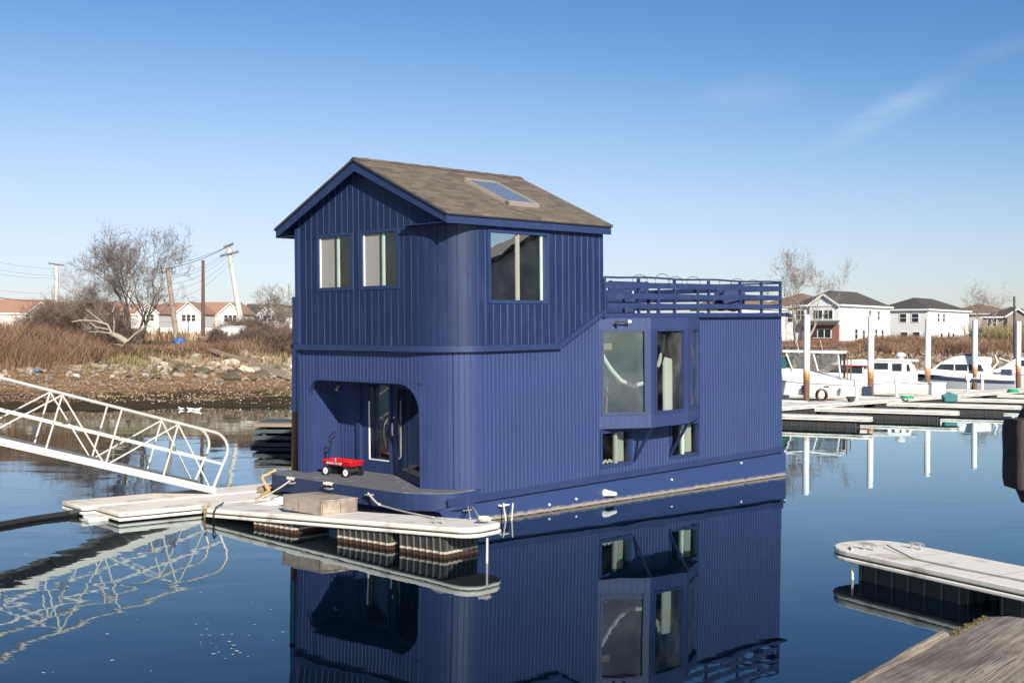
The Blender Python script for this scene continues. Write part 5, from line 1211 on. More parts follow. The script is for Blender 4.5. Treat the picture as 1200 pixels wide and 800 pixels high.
t = [o for o in C.objects if o.name.startswith('house') and o.type == 'EMPTY'][-1]
for q in (3.4, 4.1, 5.0, 5.7):
    fr = MB().box(q - .06, q + .62, -.38, -.3, 3.35, 4.65).build('window', M['white'], t); MB().box(q, q + .56, -.40, -.38, 3.42, 4.58).build('pane', M['darkglass'], fr)
X, Y = right_house(1087, 184, 8.8, 15.5)
house('house', 'white two-storey house with dark hipped roof right of the brick fronted house', X, Y, 3.3, yw, 8.8, 15.5, 5.3, 2.0, 'hip', 'whitewall', 'greyroof',
      wins=[(1.0, 3.2, .9, 1.4), (4.2, 3.3, 1.1, 1.3), (6.2, 3.3, 1.1, 1.3), (1.0, .3, .9, 1.4), (4.4, .2, 1.1, 1.5), (6.4, .2, 1.1, 1.5)],
      swins=[(3.4, 3.4, .7, 1.3), (5.4, 3.4, .7, 1.3), (4.5, .4, .8, 1.2), (7.2, .4, .8, 1.3), (9.0, .4, .8, 1.2)])
X, Y = right_house(1152, 225, 9, 14)
house('house', 'cream house with brown roof seen behind the bare tree by the fourth pile', X, Y, 3.3, yw, 12, 12, 5.6, 2.1, 'hip', 'creamwall', 'brownroof', wins=[(2, 3.2, 1, 1.3)], swins=[(3, 3.2, .8, 1.3)])
X, Y = right_house(1212, 205, 9, 14)
house('house', 'taupe stucco house with white edged gable by the right edge', X, Y, 3.3, yw + .2, 8, 12, 4.7, 1.9, 'hip', 'stucco', 'greyroof', wins=[(.8, 3.0, .6, 1.3), (1.7, 3.0, .6, 1.3), (5.0, 2.9, .9, 1.3), (6.4, 2.9, .9, 1.3)], gable=(4.2, 7.8, 4.7, 1.3, .6))
X, Y = right_house(1262, 215, 9, 14)
house('house', 'dark roofed house cut off at the right edge', X, Y, 3.3, yw, 10, 12, 5.6, 2.1, 'hip', 'creamwall', 'greyroof')
X, Y = right_house(935, 200, 9, 14)
house('house', 'pale house with brown hipped roof just right of the roof deck railing', X, Y, 3.3, yw, 12, 13, 6.0, 2.5, 'hip', 'whitewall', 'brownroof', wins=[(7, 3.4, 1, 1.4), (9, 3.4, 1, 1.4)], swins=[(2, 3.4, .8, 1.3)])
X, Y = right_house(862, 190, 9, 14)
house('house', 'brown roofed white house glimpsed through the roof deck railing', X, Y, 3.3, yw, 9, 15, 5.6, 2.4, 'hip', 'whitewall', 'brownroof', wins=[(2, 3.4, 1, 1.4)])
# left row, gables facing the water
def lx(px, D): return px_ray(px, 380)[0] * D
rows = [(-22, 248, 12, 'x', 'terraroof', 'creamwall', 2.9, 'long cream house with red brown roof at the left edge'),
        (35, 236, 5.2, 'y', 'terraroof', 'creamwall', 2.0, 'small cream gabled house behind the left thicket'),
        (96, 246, 7, 'x', 'terraroof', 'whitewall', 2.4, 'pinkish roofed white house behind the left tree'),
        (140, 250, 7.5, 'x', 'terraroof', 'whitewall', 2.2, 'white house seen through the trunk of the big bare tree'),
        (161, 240, 4.4, 'y', 'terraroof', 'whitewall', 1.9, 'narrow white gabled house right of the big bare tree'),
        (187, 252, 7.5, 'x', 'terraroof', 'creamwall', 2.5, 'cream house with orange brown roof behind the slanting grey pole'),
        (207, 240, 5.0, 'y', 'terraroof', 'whitewall', 2.3, 'white gabled house with wide window left of the dark pole'),
        (233, 252, 6.6, 'x', 'terraroof', 'creamwall', 2.7, 'cream house with high orange brown roof behind the dark pole'),
        (257, 240, 4.6, 'y', 'terraroof', 'whitewall', 2.1, 'white gabled house with four narrow windows beside the leaning pole'),
        (284, 250, 6.6, 'x', 'greyroof', 'stucco', 2.3, 'grey roofed house right of the leaning pole'),
        (304, 240, 4.2, 'y', 'greyroof', 'whitewall', 1.9, 'white house with grey gable left of the houseboat'),
        (326, 246, 6.5, 'x', 'greyroof', 'whitewall', 2.0, 'white house glimpsed between bare tree and houseboat')]
for i, (px, D, w, ax, rf, wl_, rise, lb) in enumerate(rows):
    ww = (w * D / 240) if ax == 'y' else w * 1.15
    wn_ = [(ww * .22, 3.6, ww * .16, 1.3, 1), (ww * .42, 3.6, ww * .16, 1.3, 1), (ww * .62, 3.6, ww * .16, 1.3, 1)] if ax == 'y' else [(ww * .15, 3.6, .9, 1.2, 1), (ww * .7, 3.6, .9, 1.2, 1)]
    house('house', lb, lx(px, D), D, 3.0, R(-4), ww, 9, 5.1, rise, 'gable', wl_, rf, wins=wn_, axis_=ax, oh=.3, group=None)
# low boundary wall and fence before the left houses
t = thing('garden_fence', 'pale paling fence in front of the far left houses', 'fence', (-62, 190, 2.9))
for i in range(60): MB().box(-62 + i * .5, -61.62 + i * .5, 190, 190.08, 2.6, 4.0).build('paling', M['creamwall'], t, world=True)
MB().box(-62, -32, 190.08, 190.14, 3.7, 3.8).build('rail', M['creamwall'], t, world=True)

t = thing('garden_wall', 'low beige wall in front of the white gabled houses by the dark pole', 'wall', (lx(215, 222), 222, 3.0))
MB().box(lx(178, 222), lx(268, 222), 222, 222.3, 2.0, 5.0).build('wall', M['creamwall'], t, world=True); MB().box(lx(178, 222), lx(268, 222), 221.9, 222.4, 5.0, 5.15).build('coping', M['white'], t, world=True)

# house behind and to the right, seen only mirrored in the upper side window
t = house('boathouse', 'dark gabled boathouse standing off to the right of the houseboat', 40, 22, 1.0, R(80), 14, 10, 5.5, 4.0, 'gable', 'stucco', 'greyroof', axis_='y', cat='boathouse')

# ------------------------------------------------------------------ utility poles and wires
def pole(label, px0, py0, px1, py1, D, r, mat, arms=()):
    b_ = atY(px0, py0, D); tp = atY(px1, py1, D); base = b_ + (b_ - tp).normalized() * 4 if b_.z > 2.9 else b_
    t = thing('utility_pole', label, 'utility pole', base)
    MB().tube([base, b_, tp], [r * 1.2, r * 1.1, r * .8], 12).build('pole', M[mat], t, world=True, smooth=True)
    for (ax0, ay0, ax1, ay1, th) in arms:
        a, c = atY(ax0, ay0, D - .25), atY(ax1, ay1, D - .25)
        MB().bar(a, c, th, th).build('crossarm', M['wire'] if th < .3 else M['polegrey'], t, world=True)
        for q in (.06, .3, .7, .94):
            p = a.lerp(c, q); MB().tube([p, p + Vector((0, 0, .28))], [.05, .07], 6).build('insulator', M['galv'], t, world=True)
    return tp
D1 = 120
pole('pale leaning utility pole with two crossarms right of the dark pole', 281.5, 372, 267.5, 288, D1, .28, 'poleconc', [(258, 300, 279.5, 295, .2), (262, 290, 273.5, 285.5, .2)])
pole('bare dark brown pole standing upright in the brush', 238, 388, 238, 305, 108, .17, 'polewood')
pole('weathered slanting pole right of the big bare tree', 206, 388, 196, 313, 112, .24, 'polegrey')
pole('distant pale utility pole rising behind the left thicket', 66, 360, 66.5, 309, 170, .3, 'poleconc', [(57, 308.5, 75, 311, .2)])
pole('pale utility pole partly hidden behind the big bare tree', 151, 380, 150.5, 296, 128, .16, 'poleconc')
pole('thin dark lamp pole before the white gabled house', 220.5, 388, 220.5, 368, 150, .07, 'dark')
pole('thin dark mast at the right edge above the brush', 1189, 400, 1188.5, 347, 120, .12, 'dark')
def wire(label, a, b_, Da, Db, sag, r=.012, mat='wire'):
    p, q = atY(a[0], a[1], Da), atY(b_[0], b_[1], Db); pts = []
    for i in range(25):
        t_ = i / 24; v = p.lerp(q, t_); v.z -= sag * 4 * t_ * (1 - t_); pts.append(v - p)
    o = MB().tube(pts, r, 4, cap=False).build('power_line', M[mat]); o.location = p; return tag(o, label, 'power line')
G = 'overhead lines between the leaning poles'
wl_ = [((273, 285.5), (197, 314), .35, .03), ((264, 290), (190, 312), .25, .025), ((259, 300), (200, 322), .4, .014), ((264, 299), (200, 325), .5, .014), ((270, 297), (200, 333), .6, .014), ((278, 296), (203, 340), .7, .014), ((273, 306), (204, 352), .6, .014)]
for i, (a, b_, sg, r_w) in enumerate(wl_):
    tag(wire('overhead wire strung between the leaning pale pole and the slanting grey pole', a, b_, D1 - .3, 112, sg, r_w), group=G)
for i, (y0, y1) in enumerate(((304, 315), (313, 323), (319, 326), (338, 344))):
    tag(wire('thin wire running left from the distant pale pole out of the photo', (-30, y0 - 3), (66, y1), 150, 170, .3, .016, 'wirepale'), group='thin wires at the left edge')
wire('thick dark cable low across the left edge in front of the roofs', (-40, 341), (60, 353), 110, 150, .3, .035)
wire('thin wire crossing behind the slanting pole toward the houseboat', (140, 340), (345, 355), 160, 160, 1.0, .014, 'wirepale')

# ------------------------------------------------------------------ rocks along the tide line
def rock_mesh(seed, mat, flat=.62):
    import bmesh
    bm = bmesh.new(); bmesh.ops.create_icosphere(bm, subdivisions=3, radius=.5)
    rs = np.random.default_rng(seed)
    pl = [(Vector(rs.normal(size=3)).normalized(), rs.uniform(.26, .42)) for _ in range(9)]
    for v in bm.verts:
        p = v.co.copy()
        for n_, d in pl:
            q = p.dot(n_) - d
            if q > 0: p -= n_ * q
        p *= 1 + .14 * noise.fractal(p * 3 + Vector((seed, 0, 0)), 1, 2, 3)
        p.z *= flat; v.co = p
    me = bpy.data.meshes.new('rock'); bm.to_mesh(me); bm.free(); me.materials.append(mat)
    return me
RM = [rock_mesh(i, M[('rock', 'rock', 'rockwhite', 'rock', 'rockdark', 'rock', 'rockwhite', 'rockdark')[i]], (.6, .75, .55, .5, .6, .8, .7, .45)[i]) for i in range(8)]
def rock(px, py, wpx, k, label=None, group=None, D=None, asp=1.0, hz=1.0):
    a, b_ = px_ray(px, py)
    if D is None:      # march the ray into the bank
        Y = 56
        while Y < 200 and EYE + b_ * Y > hgt(a * Y, Y): Y += .25
    else: Y = D
    X = a * Y; s = wpx / 1381.6 * Y
    o = link(bpy.data.objects.new('rock', RM[k])); o.location = (X, Y + s * .3, hgt(X, Y) + s * .12 * hz)
    o.rotation_euler = (RNG.uniform(-.25, .25), RNG.uniform(-.25, .25), RNG.uniform(0, 6.28)); o.scale = (s * RNG.uniform(.95, 1.25), s * asp * RNG.uniform(.8, 1.1), s * hz * RNG.uniform(.85, 1.1))
    return tag(o, label or 'angular pale rubble rock in the bank of broken concrete', 'rock', group)
G = 'rubble rocks strewn along the bank'
LBR = 'pale brown rubble stone lying in the broken concrete along the far bank'
def big(px, py, w, k, label, asp=.8, hz=1.0, rz=0):
    o = rock(px, py, w, k, label, None, None, asp, hz); o.rotation_euler = (RNG.uniform(-.06, .06), RNG.uniform(-.1, .1), rz); return o
big(179, 429, 21, 1, 'large rounded pale boulder left of the blue tarp, at the foot of the brush', 1, 1.2)
big(250, 429, 17, 2, 'white broken concrete block with a dark hollow, left end of the big slab')
big(270, 430, 26, 2, 'big white broken concrete slab in the middle of the bank')
big(285, 436, 20, 6, 'tilted white slab end at the right of the big concrete slab')
big(213, 441, 9, 2, 'small bright white stone in front of the dark rocks')
big(132, 433, 12, 5, 'round pale boulder with dark underside left of the large boulder')
big(110, 432, 12, 1, 'pair of sandy boulders below the fallen trunk, front one')
big(222, 428, 20, 3, 'long tan boulder between the large boulder and the big slab')
big(206, 427, 15, 5, 'square tan boulder behind the small bright white stone')
big(338, 441, 13, 1, 'sandy boulder beside the blue pile at the corner of the houseboat')
big(312, 421, 11, 2, 'upright pale stone above the driftwood beam')
big(187, 437, 20, 4, 'dark flat boulder under the large rounded boulder')
big(236, 437, 18, 4, 'mossy dark boulder left below the big concrete slab')
big(268, 447, 26, 7, 'wide green mossed boulder directly below the big concrete slab')
big(303, 440, 18, 4, 'dark flat rock at the right below the driftwood beam')
big(8, 447, 12, 2, 'white chunk of concrete low at the left edge above the gangway')
big(41, 433, 10, 6, 'white chunk beside the blue bottle debris at the left')
for i in range(150):
    px = RNG.uniform(150, 348) if RNG.random() < .72 else RNG.uniform(-10, 150)
    py = RNG.normal(433, 6.5) if px > 150 else RNG.normal(437, 4)
    if px > 320: py += 3
    rock(px, min(450, max(417, py)), (RNG.uniform(5, 14) if i % 5 else RNG.uniform(12, 21)), int(RNG.choice([0, 1, 3, 5, 4, 7, 0, 3, 2])), LBR, G, asp=RNG.uniform(.6, 1))
for i in range(110):
    px = RNG.uniform(915, 1205); py = RNG.uniform(411, 440)
    rock(px, py, RNG.uniform(2.5, 7), int(RNG.choice([0, 1, 2, 3, 5, 6, 4])), 'sandy rubble stone on the far bank behind the motorboats', 'rubble rocks behind the motorboats', asp=RNG.uniform(.6, 1))
# bleached bits scattered over the wet mud
def scatter_px(n, x0, x1, y0, y1, s0, s1, name, label, mat):
    V, F = [], []
    for i in range(n):
        px, py = RNG.uniform(x0, x1), RNG.uniform(y0, y1); a, b_ = px_ray(px, py); Y = 56
        while Y < 220 and EYE + b_ * Y > hgt(a * Y, Y): Y += .4
        X = a * Y; z = hgt(X, Y); s = RNG.uniform(s0, s1) * Y / 70; k = len(V); th = RNG.uniform(0, 6.3)
        if z < .02: continue
        c, q = math.cos(th) * s, math.sin(th) * s
        V += [(X - c, Y - q, z + .01), (X + q, Y - c, z + .02), (X + c, Y + q, z + .01), (X, Y, z + s * .9)]; F += [(k, k + 1, k + 3), (k + 1, k + 2, k + 3), (k + 2, k, k + 3)]
    return tag(np_mesh(name, np.array(V), np.array(F), mat), label, 'shells', kind='stuff')
scatter_px(420, -20, 350, 449, 474, .03, .085, 'shell_litter', 'bleached shell bits and litter scattered over the muddy left shore', M['shell'])
scatter_px(500, -20, 350, 425, 455, .08, .22, 'rubble_fragments', 'small broken stones between the larger rocks of the left bank', M['rock'])
scatter_px(600, 900, 1210, 408, 446, .12, .35, 'rubble_fragments', 'small broken stones on the bank behind the motorboats', M['rock'])

# driftwood, fallen tree, tarp, debris
def ground_at(px, py):
    a, b_ = px_ray(px, py); Y = 56
    while Y < 260 and EYE + b_ * Y > hgt(a * Y, Y): Y += .2
    return Vector((a * Y, Y, hgt(a * Y, Y)))
def beam(label, p0, p1, th, mat='drift', lift=.15):
    a, b_ = ground_at(*p0), ground_at(*p1); a.z += lift; b_.z += lift
    o = MB().bar((0, 0, 0), b_ - a, th, th * .7).build('driftwood_beam', M[mat], bevel=.02); o.location = a; return tag(o, label, 'driftwood')
beam('long grey driftwood beam sloping down over the rocks toward the houseboat', (246, 416), (338, 446), .32, lift=.35)
beam('second driftwood beam lying along the right rocks', (292, 432), (340, 448), .26, lift=.25)
beam('dark driftwood log half buried below the left brush', (62, 433), (94, 441), .3, 'bark')
beam('pale timber plank beside the blue debris at the left', (36, 432), (52, 438), .16, 'paletwig')
beam('short driftwood stub between the tan boulders', (196, 428), (214, 426), .2, 'bark')
t_ = ground_at(211, 409); import bmesh
bm = bmesh.new(); bmesh.ops.create_icosphere(bm, subdivisions=3, radius=.55)
for v in bm.verts: v.co *= 1 + .35 * noise.fractal(v.co * 3.0, 1, 2, 3); v.co.z *= .75
me = bpy.data.meshes.new('tarp_bundle'); bm.to_mesh(me); bm.free(); me.materials.append(M['tarp'])
o = link(bpy.data.objects.new('tarp_bundle', me)); o.location = atY(210.5, 401, t_.y - 1.0); tag(o, 'crumpled bright blue tarp bundle caught in the brush above the rocks', 'tarp'); o.scale = (.85, .8, .75)
o = MB().tube([(0, 0, 0), (.25, 0, .03), (.42, 0, .02)], [.1, .12, .04], 8).build('bottle', M['tarp'], smooth=True); o.location = ground_at(37, 437) + Vector((0, 0, .12)); tag(o, 'blue plastic bottle washed up among the left debris', 'bottle')
# shrink wrapped boats parked on the plateau
def wrapped(px, py, D, Ln, h_, label, ang):
    c = atY(px, py, D); t = thing('wrapped_boat', label, 'covered boat', (c.x, D, 2.85), ang)
    rings = []
    for i in range(9):
        s = i / 8; x = Ln * (s - .5); w_ = .95 * (1 - max(0, s - .6) ** 2 * 4.5); z1 = h_ * (1 - .35 * max(0, s - .5) * 1.6) + .04 * (i % 2)
        rings.append([(x, w_, 0), (x, w_ * 1.02, z1 * .5), (x, w_ * .8, z1 * .86), (x, 0, z1), (x, -w_ * .8, z1 * .86), (x, -w_ * 1.02, z1 * .5), (x, -w_, 0)])
    MB().loft(rings).build('shrink_wrap', M['wrap'], t, smooth=True)
    MB().box(-Ln * .4, Ln * .4, -.5, .5, -.5, .02).build('trailer', M['galv'], t)
wrapped(266, 391, 93, 2.9, 1.7, 'boat under white shrink wrap parked above the bank, left of two', R(184))
wrapped(293, 391, 97, 2.6, 1.6, 'boat under white shrink wrap, the smaller one nearer the houseboat', R(140))
t = thing('picnic_table', 'pale wooden picnic table before the shrink wrapped boat', 'table', (px_ray(245, 390)[0] * 92, 92, 2.9))
MB().box(-1.1, 1.1, -.4, .4, .72, .78).build('table_top', M['drift'], t)
for x in (-.8, .8): MB().bar((x, -.6, 0), (x, .1, .75), .1, .06).bar((x, .6, 0), (x, -.1, .75), .1, .06).build('leg', M['drift'], t)
for y in (-.75, .75): MB().box(-1.1, 1.1, y - .13, y + .13, .42, .47).build('seat', M['drift'], t)

# ------------------------------------------------------------------ bare trees
def bare_tree(name, label, x, y, h, seed, stems=2, spread=.55, mat='bark', tmat='twig', depth=6, lean=(0, 0), r0=.16, tw=.0085, z=None, cat='tree', kids=(3, 4), up=.25, group=None, first=.30):
    rs = np.random.default_rng(seed); z = hgt(x, y) - .1 if z is None else z
    t = thing(name, label, cat, (x, y, z), group=group)
    trunk = MB(); TV, TF = [], []; cnt = [0]
    def seg(p, q, ra, rb, n_):
        d = (q - p).normalized(); a = d.cross(Vector((.3, .5, .8))).normalized(); b_ = d.cross(a); k = cnt[0]
        for (c, r_) in ((p, ra), (q, rb)):
            for j in range(n_):
                th = 2 * math.pi * j / n_; v = c + a * (math.cos(th) * r_) + b_ * (math.sin(th) * r_); TV.append((v.x, v.y, v.z))
        for j in range(n_):
            a0, b0, c0, d0 = k + j, k + (j + 1) % n_, k + n_ + (j + 1) % n_, k + n_ + j; TF.append((a0, b0, c0, d0))
        cnt[0] += 2 * n_
    def grow(p, d, Ln, r_, lv):
        n_s = 4 if lv < 3 else 3; pts = [p]; dd = d.copy(); rs_ = [r_]
        for i in range(n_s):
            dd = (dd + Vector(rs.normal(size=3)) * (.10 + .05 * lv) + Vector((0, 0, up * .12))).normalized()
            pts.append(pts[-1] + dd * (Ln / n_s)); rs_.append(r_ * (1 - .5 * (i + 1) / n_s))
        if lv == 0: trunk.tube(pts, rs_, 8)
        else:
            for i in range(n_s): seg(pts[i], pts[i + 1], rs_[i], rs_[i + 1], 5 if lv < 2 else (4 if lv < 3 else 3))
        if lv >= depth: return
        k_ = int(rs.integers(kids[0], kids[1] + 1)) + (1 if lv == 0 else 0)
        for j in range(k_):
            f_ = rs.uniform(.35, 1.0) if j else 1.0; i = min(n_s - 1, int(f_ * n_s)); fr = f_ * n_s - i
            b0 = pts[i].lerp(pts[i + 1], min(1, fr)); rr_ = rs_[i] * (1 - min(1, fr)) + rs_[i + 1] * min(1, fr)
            side = Vector(rs.normal(size=3)); side -= side.dot(dd) * dd; side.normalize()
            nd = (dd + side * spread * rs.uniform(.7, 1.5) + Vector((0, 0, up * .5))).normalized()
            grow(b0, nd, Ln * rs.uniform(.58, .82), max(tw, rr_ * rs.uniform(.55, .8)), lv + 1)
    for s_ in range(stems):
        a = 2 * math.pi * s_ / max(1, stems) + rs.uniform(0, 1); d = Vector((lean[0] + (.22 * math.cos(a) if stems > 1 else 0), lean[1] + (.22 * math.sin(a) if stems > 1 else 0), 1)).normalized()
        grow(Vector((.15 * math.cos(a), .15 * math.sin(a), 0)) if stems > 1 else Vector((0, 0, 0)), d, h * first, r0 * rs.uniform(.7, 1), 0)
    trunk.build('trunk', M[mat], t, smooth=True)
    np_mesh('crown', np.array(TV), np.array(TF), M[tmat], t, smooth=True)
    return t
def tx(px, D): return px_ray(px, 390)[0] * D
M['darktwig'] = simple('dark_brown_twigs', (.13, .095, .078), .9, var=.3, vscale=2)
M['greytwig'] = simple('pale_grey_twigs', (.25, .20, .165), .9, var=.3, vscale=2)
bare_tree('bare_tree', 'tall bare multi-stemmed tree standing over the rubble bank', tx(157, 81), 81, 9.2, 11, 4, .46, 'bark', 'darktwig', 6, r0=.17, tw=.0088, first=.36, up=.45, lean=(.04, 0), kids=(2, 4))
bare_tree('bare_tree', 'shorter bare tree leaning left beside the tall tree', tx(124, 82), 82, 6.8, 5, 3, .5, 'bark', 'greytwig', 6, r0=.09, tw=.0075, lean=(-.22, 0), first=.34, kids=(2, 3))
bare_tree('bare_tree', 'small bare tree between leaning pole and houseboat', tx(326, 95), 95, 5.2, 21, 3, .55, 'bark', 'greytwig', 5, r0=.09, tw=.012, first=.36)
bare_tree('bare_tree', 'tall pale bare tree behind the corner of the houseboat roof deck', tx(939, 132), 132, 10.2, 33, 2, .42, 'paletwig', 'greytwig', 6, r0=.22, tw=.013, first=.42, up=.6, kids=(2, 4))
bare_tree('bare_tree', 'leaning bare tree at the foot of the tall pale tree', tx(929, 130), 130, 6.2, 34, 2, .6, 'bark', 'twig', 5, r0=.13, tw=.012, lean=(-.2, 0), first=.4, kids=(2, 3))
bare_tree('bare_tree', 'small pale bare tree in front of the cream house', tx(1157, 165), 165, 8.8, 41, 2, .5, 'paletwig', 'greytwig', 5, r0=.18, tw=.014, first=.4, up=.4, kids=(2, 4))
for i, (px, D, h_, sd_, lb) in enumerate(((62, 84, 3.9, 51, 'tangled bare thicket shrub farthest left'), (84, 83, 4.6, 52, 'tangled bare shrub left of the leaning tree'), (104, 84, 4.8, 53, 'dense tangled shrub under the leaning tree'), (44, 86, 3.2, 54, 'low bare shrub before the small cream gabled house'), (136, 80, 3.6, 55, 'low brown shrub at the foot of the tall bare tree'))):
    bare_tree('bare_shrub', lb, tx(px, D), D, h_, sd_, 6, .75, 'bark', 'twig', 4, r0=.05, tw=.009, cat='shrub', first=.42, kids=(4, 5), up=-.05)
for i, (px, D, h_, lb) in enumerate(((312, 84, 2.3, 'rounded dark bare bush right of the wrapped boats'), (330, 82, 2.2, 'dark bare bush nearest the houseboat corner'), (290, 83, 1.9, 'dark bare bush below the smaller wrapped boat'), (256, 82, 1.7, 'olive dry bush below the larger wrapped boat'), (300, 96, 2.8, 'reddish bush behind the wrapped boats'), (276, 99, 2.7, 'reddish brown bush behind the larger wrapped boat'))):
    bare_tree('bare_bush', lb, tx(px, D), D, h_, 70 + i, 9, .8, 'bark', 'twig' if i in (1, 4, 5) else 'darktwig', 4, r0=.03, tw=.010, cat='bush', first=.42, kids=(4, 5), up=.1)
# fallen tree
def g3(px, py, D): return atY(px, py, D)
D = 77.5; base = g3(149, 401, D); t = thing('fallen_tree', 'fallen grey tree trunk with bare limbs reaching left over the brush', 'tree', base)
MB().tube([g3(149, 401, D), g3(140, 395, D), g3(131, 391, D - .3)], [.20, .19, .15], 9).build('trunk', M['paletwig'], t, world=True, smooth=True)
for pts, r_ in (([(131, 391), (118, 388.5), (104, 389)], .07), ([(131, 391), (126, 380), (112, 376), (96, 375), (84, 377)], .09), ([(128, 386), (112, 383), (98, 372)], .06), ([(142, 404), (131, 403), (119, 408)], .06), ([(133, 391), (134, 378), (132, 366), (135, 354)], .07), ([(120, 377), (108, 368), (100, 362)], .04), ([(147, 402), (140, 408), (132, 412)], .05), ([(149, 400), (158, 391), (168, 384), (178, 378)], .05)):
    q = [g3(a, b_, D + .25 * math.sin(i * 2.1 + a)) for i, (a, b_) in enumerate(pts)]
    MB().tube(q, [r_ * (1 - .6 * i / (len(q) - 1)) for i in range(len(q))], 6).build('limb', M['paletwig'], t, world=True, smooth=True)

# ------------------------------------------------------------------ dry brush and reeds
def strokes(name, label, n, region, hfun, cols, wd=.035, lean=.35, clump=.5, cat='brush', seeds=1, keep=None):
    rs = np.random.default_rng(seeds); x0, x1, d0, d1 = region
    X = rs.uniform(x0, x1, n * 2); Dd = d0 + (d1 - d0) * rs.random(n * 2) ** 1.25
    pts = []
    for x, dd in zip(X, Dd):
        y = shore(x) + dd; v = noise.noise(Vector((x * .22, y * .3, seeds))) + .5 * noise.noise(Vector((x * .8, y * 1.1, seeds + 9)))
        if v < rs.uniform(-.6, .1) * clump - .12: continue
        if keep and not keep(x, y): continue
        pts.append((x, y, v))
        if len(pts) >= n: break
    P = np.array(pts); N = len(P); Z = np.array([hgt(a, b_) for a, b_, _ in pts])
    H = np.array([hfun(a, b_) for a, b_, _ in pts]) * rs.uniform(.35, 1.12, N) * (1 + .35 * P[:, 2])
    th = rs.uniform(0, 2 * np.pi, N); lx_, ly_ = np.cos(th) * H * lean * rs.random(N), np.sin(th) * H * lean * rs.random(N)
    ph = rs.uniform(-.8, .8, N); wx, wy = np.cos(ph) * wd * rs.uniform(.5, 1.4, N), np.sin(ph) * wd
    B = np.stack([P[:, 0], P[:, 1], Z - .05], 1); W_ = np.stack([wx, wy, 0 * wx], 1)
    mid = B + np.stack([lx_ * .35, ly_ * .35, H * .55], 1); tip = B + np.stack([lx_, ly_, H], 1)
    V = np.concatenate([B - W_ * .5, B + W_ * .5, mid + W_ * .45, mid - W_ * .45, tip + W_ * .2, tip - W_ * .2]); a = np.arange(N)
    F = np.concatenate([np.stack([a, a + N, a + 2 * N, a + 3 * N], 1), np.stack([a + 3 * N, a + 2 * N, a + 4 * N, a + 5 * N], 1)])
    cols = np.array(cols); ci = rs.integers(0, len(cols), N)
    # patches of one colour
    pv = np.array([noise.noise(Vector((a_ * .12, b_ * .15, seeds + 30))) for a_, b_, _ in pts]); ci = np.where(rs.random(N) < .6, np.clip(((pv + .5) * len(cols)).astype(int), 0, len(cols) - 1), ci)
    c = cols[ci] * rs.uniform(.7, 1.25, (N, 1)); c = np.concatenate([c, np.ones((N, 1))], 1)
    return tag(np_mesh(name, V, F, M['reed'], tint=np.concatenate([c] * 6)), label, cat, kind='stuff')
RB_ = [(.15, .085, .055), (.22, .135, .085), (.10, .062, .045), (.27, .18, .12), (.17, .09, .062), (.06, .042, .032)]
TN = [(.36, .26, .16), (.28, .20, .12), (.42, .32, .20), (.18, .12, .08)]
OL = [(.13, .13, .055), (.22, .19, .09), (.09, .09, .04), (.24, .17, .09)]
inpx = lambda x, y: -30 < 600 + 1381.6 * x / y < 380
def hleft(x, y):
    px = 600 + 1381.6 * x / y
    return float(np.interp(px, [-200, 0, 40, 95, 130, 150, 200, 255, 300, 345], [2.1, 2.0, 1.9, 1.7, 1.0, .7, .7, .9, 1.6, 1.7])) * (.75 + .5 * abs(noise.noise(Vector((x * .7, y * .7, 4)))))
kl = lambda x, y: y - shore(x) > np.interp(600 + 1381.6 * x / y, [0, 100, 140, 250, 345], [12.5, 13.5, 16.5, 18, 18.5])
strokes('dry_brush', 'reddish brown dry brush covering the bank left of the tall tree', 95000, (-46, -8, 13, 34), hleft, RB_, .028, 1.0, .8, seeds=3, keep=kl)
strokes('dry_brush', 'pale tan grass stalks mixed along the front of the left brush', 5000, (-46, -8, 15, 24), lambda x, y: .8 * hleft(x, y), TN, .025, .7, 1.3, seeds=5, keep=kl)
strokes('dry_grass', 'low olive and straw grass above the rocks of the left bank', 13000, (-36, -8, 13, 26), lambda x, y: .5, OL + OL + TN, .035, .9, 1.2, cat='grass', seeds=6)
strokes('beach_grass', 'short matted straw on the left mud bank', 26000, (-46, -8, 2.5, 14), lambda x, y: .13, TN + RB_ + RB_ + OL, .05, 1.6, 1.5, cat='grass', seeds=8)
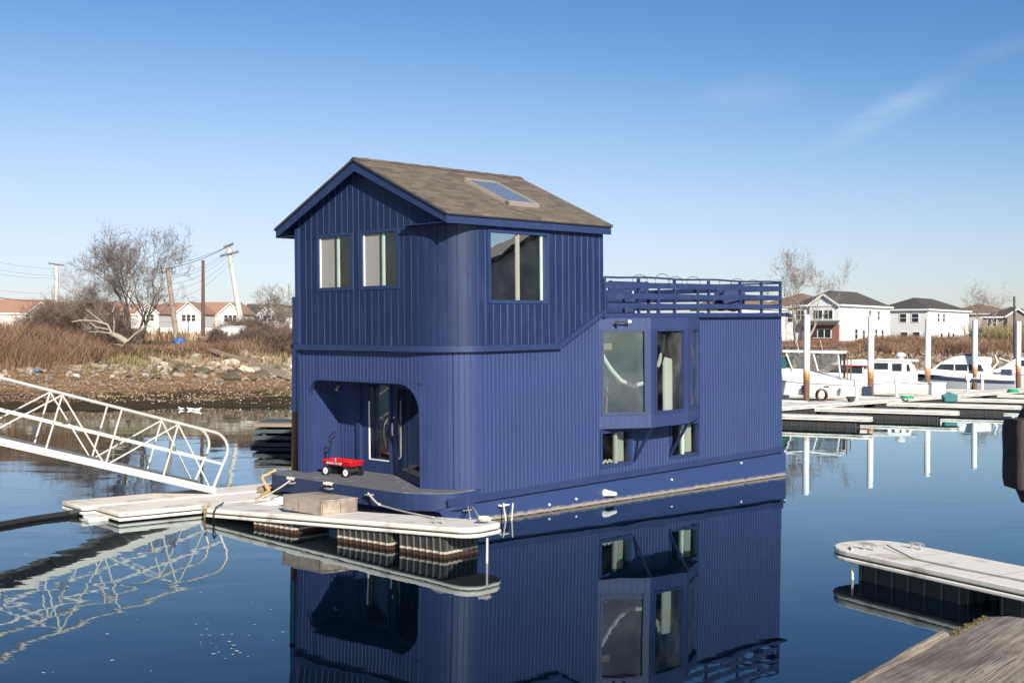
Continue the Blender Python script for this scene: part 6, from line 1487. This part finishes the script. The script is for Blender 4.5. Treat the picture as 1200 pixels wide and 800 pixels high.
strokes('dry_brush', 'reddish brown brush in front of the white houses on the right', 75000, (15, 100, 27, 52), lambda x, y: float(np.interp(600 + 1381.6 * x / y, [900, 1000, 1020, 1200], [.6, .7, 1.4, 1.6])) * (.8 + .5 * abs(noise.noise(Vector((x * .4, y * .4, 0))))), RB_, .05, .95, .7, seeds=12)
strokes('dry_brush', 'olive and ochre taller brush near the right edge', 14000, (66, 105, 30, 50), lambda x, y: 2.9, OL, .06, .8, .9, seeds=13)
strokes('dry_grass', 'straw coloured grass and litter on the slope behind the motorboats', 16000, (15, 100, 6, 28), lambda x, y: .35, TN + RB_, .12, .8, 1.0, cat='grass', seeds=14)
strokes('dry_brush', 'low brush in the gap between houseboat deck and pale tree', 14000, (-8, 30, 24, 44), lambda x, y: 1.3, RB_, .05, .9, .5, seeds=15)
strokes('dry_brush', 'distant brown scrub before the left row of houses', 12000, (-75, 5, 40, 85), lambda x, y: 1.2, RB_ + TN, .12, .4, .6, seeds=16)
# flecks of foam floating on the near water
V, F = [], []
for i in range(46):
    px, py = (RNG.uniform(235, 300), RNG.uniform(735, 775)) if i < 22 else (RNG.uniform(0, 340), RNG.uniform(640, 800))
    a, b_ = px_ray(px, py); Y = -EYE / b_; s = RNG.uniform(.006, .02); k = len(V)
    V += [(a * Y - s * 1.6, Y, .004), (a * Y, Y - s, .004), (a * Y + s * 1.6, Y, .004), (a * Y, Y + s, .004)]; F.append((k, k + 1, k + 2, k + 3))
tag(np_mesh('foam_flecks', np.array(V), np.array(F), M['white']), 'tiny white flecks of foam floating on the near water', 'foam', kind='stuff')
# bare trees further round the cove, out of the picture to the left (the front windows mirror them)
src = [o for o in C.objects if o.name.startswith('bare_tree')][0]
for i, (x, y, lb) in enumerate(((-52, 44, 'bare tree on the left shore well outside the photo, nearer one'), (-60, 36, 'bare tree on the left shore well outside the photo, middle one'), (-56, 52, 'bare tree on the left shore well outside the photo, farther one'))):
    c_ = copy_tree(src, None, (x, y, hgt(x, y) - .1), i * 1.9); c_['label'] = lb
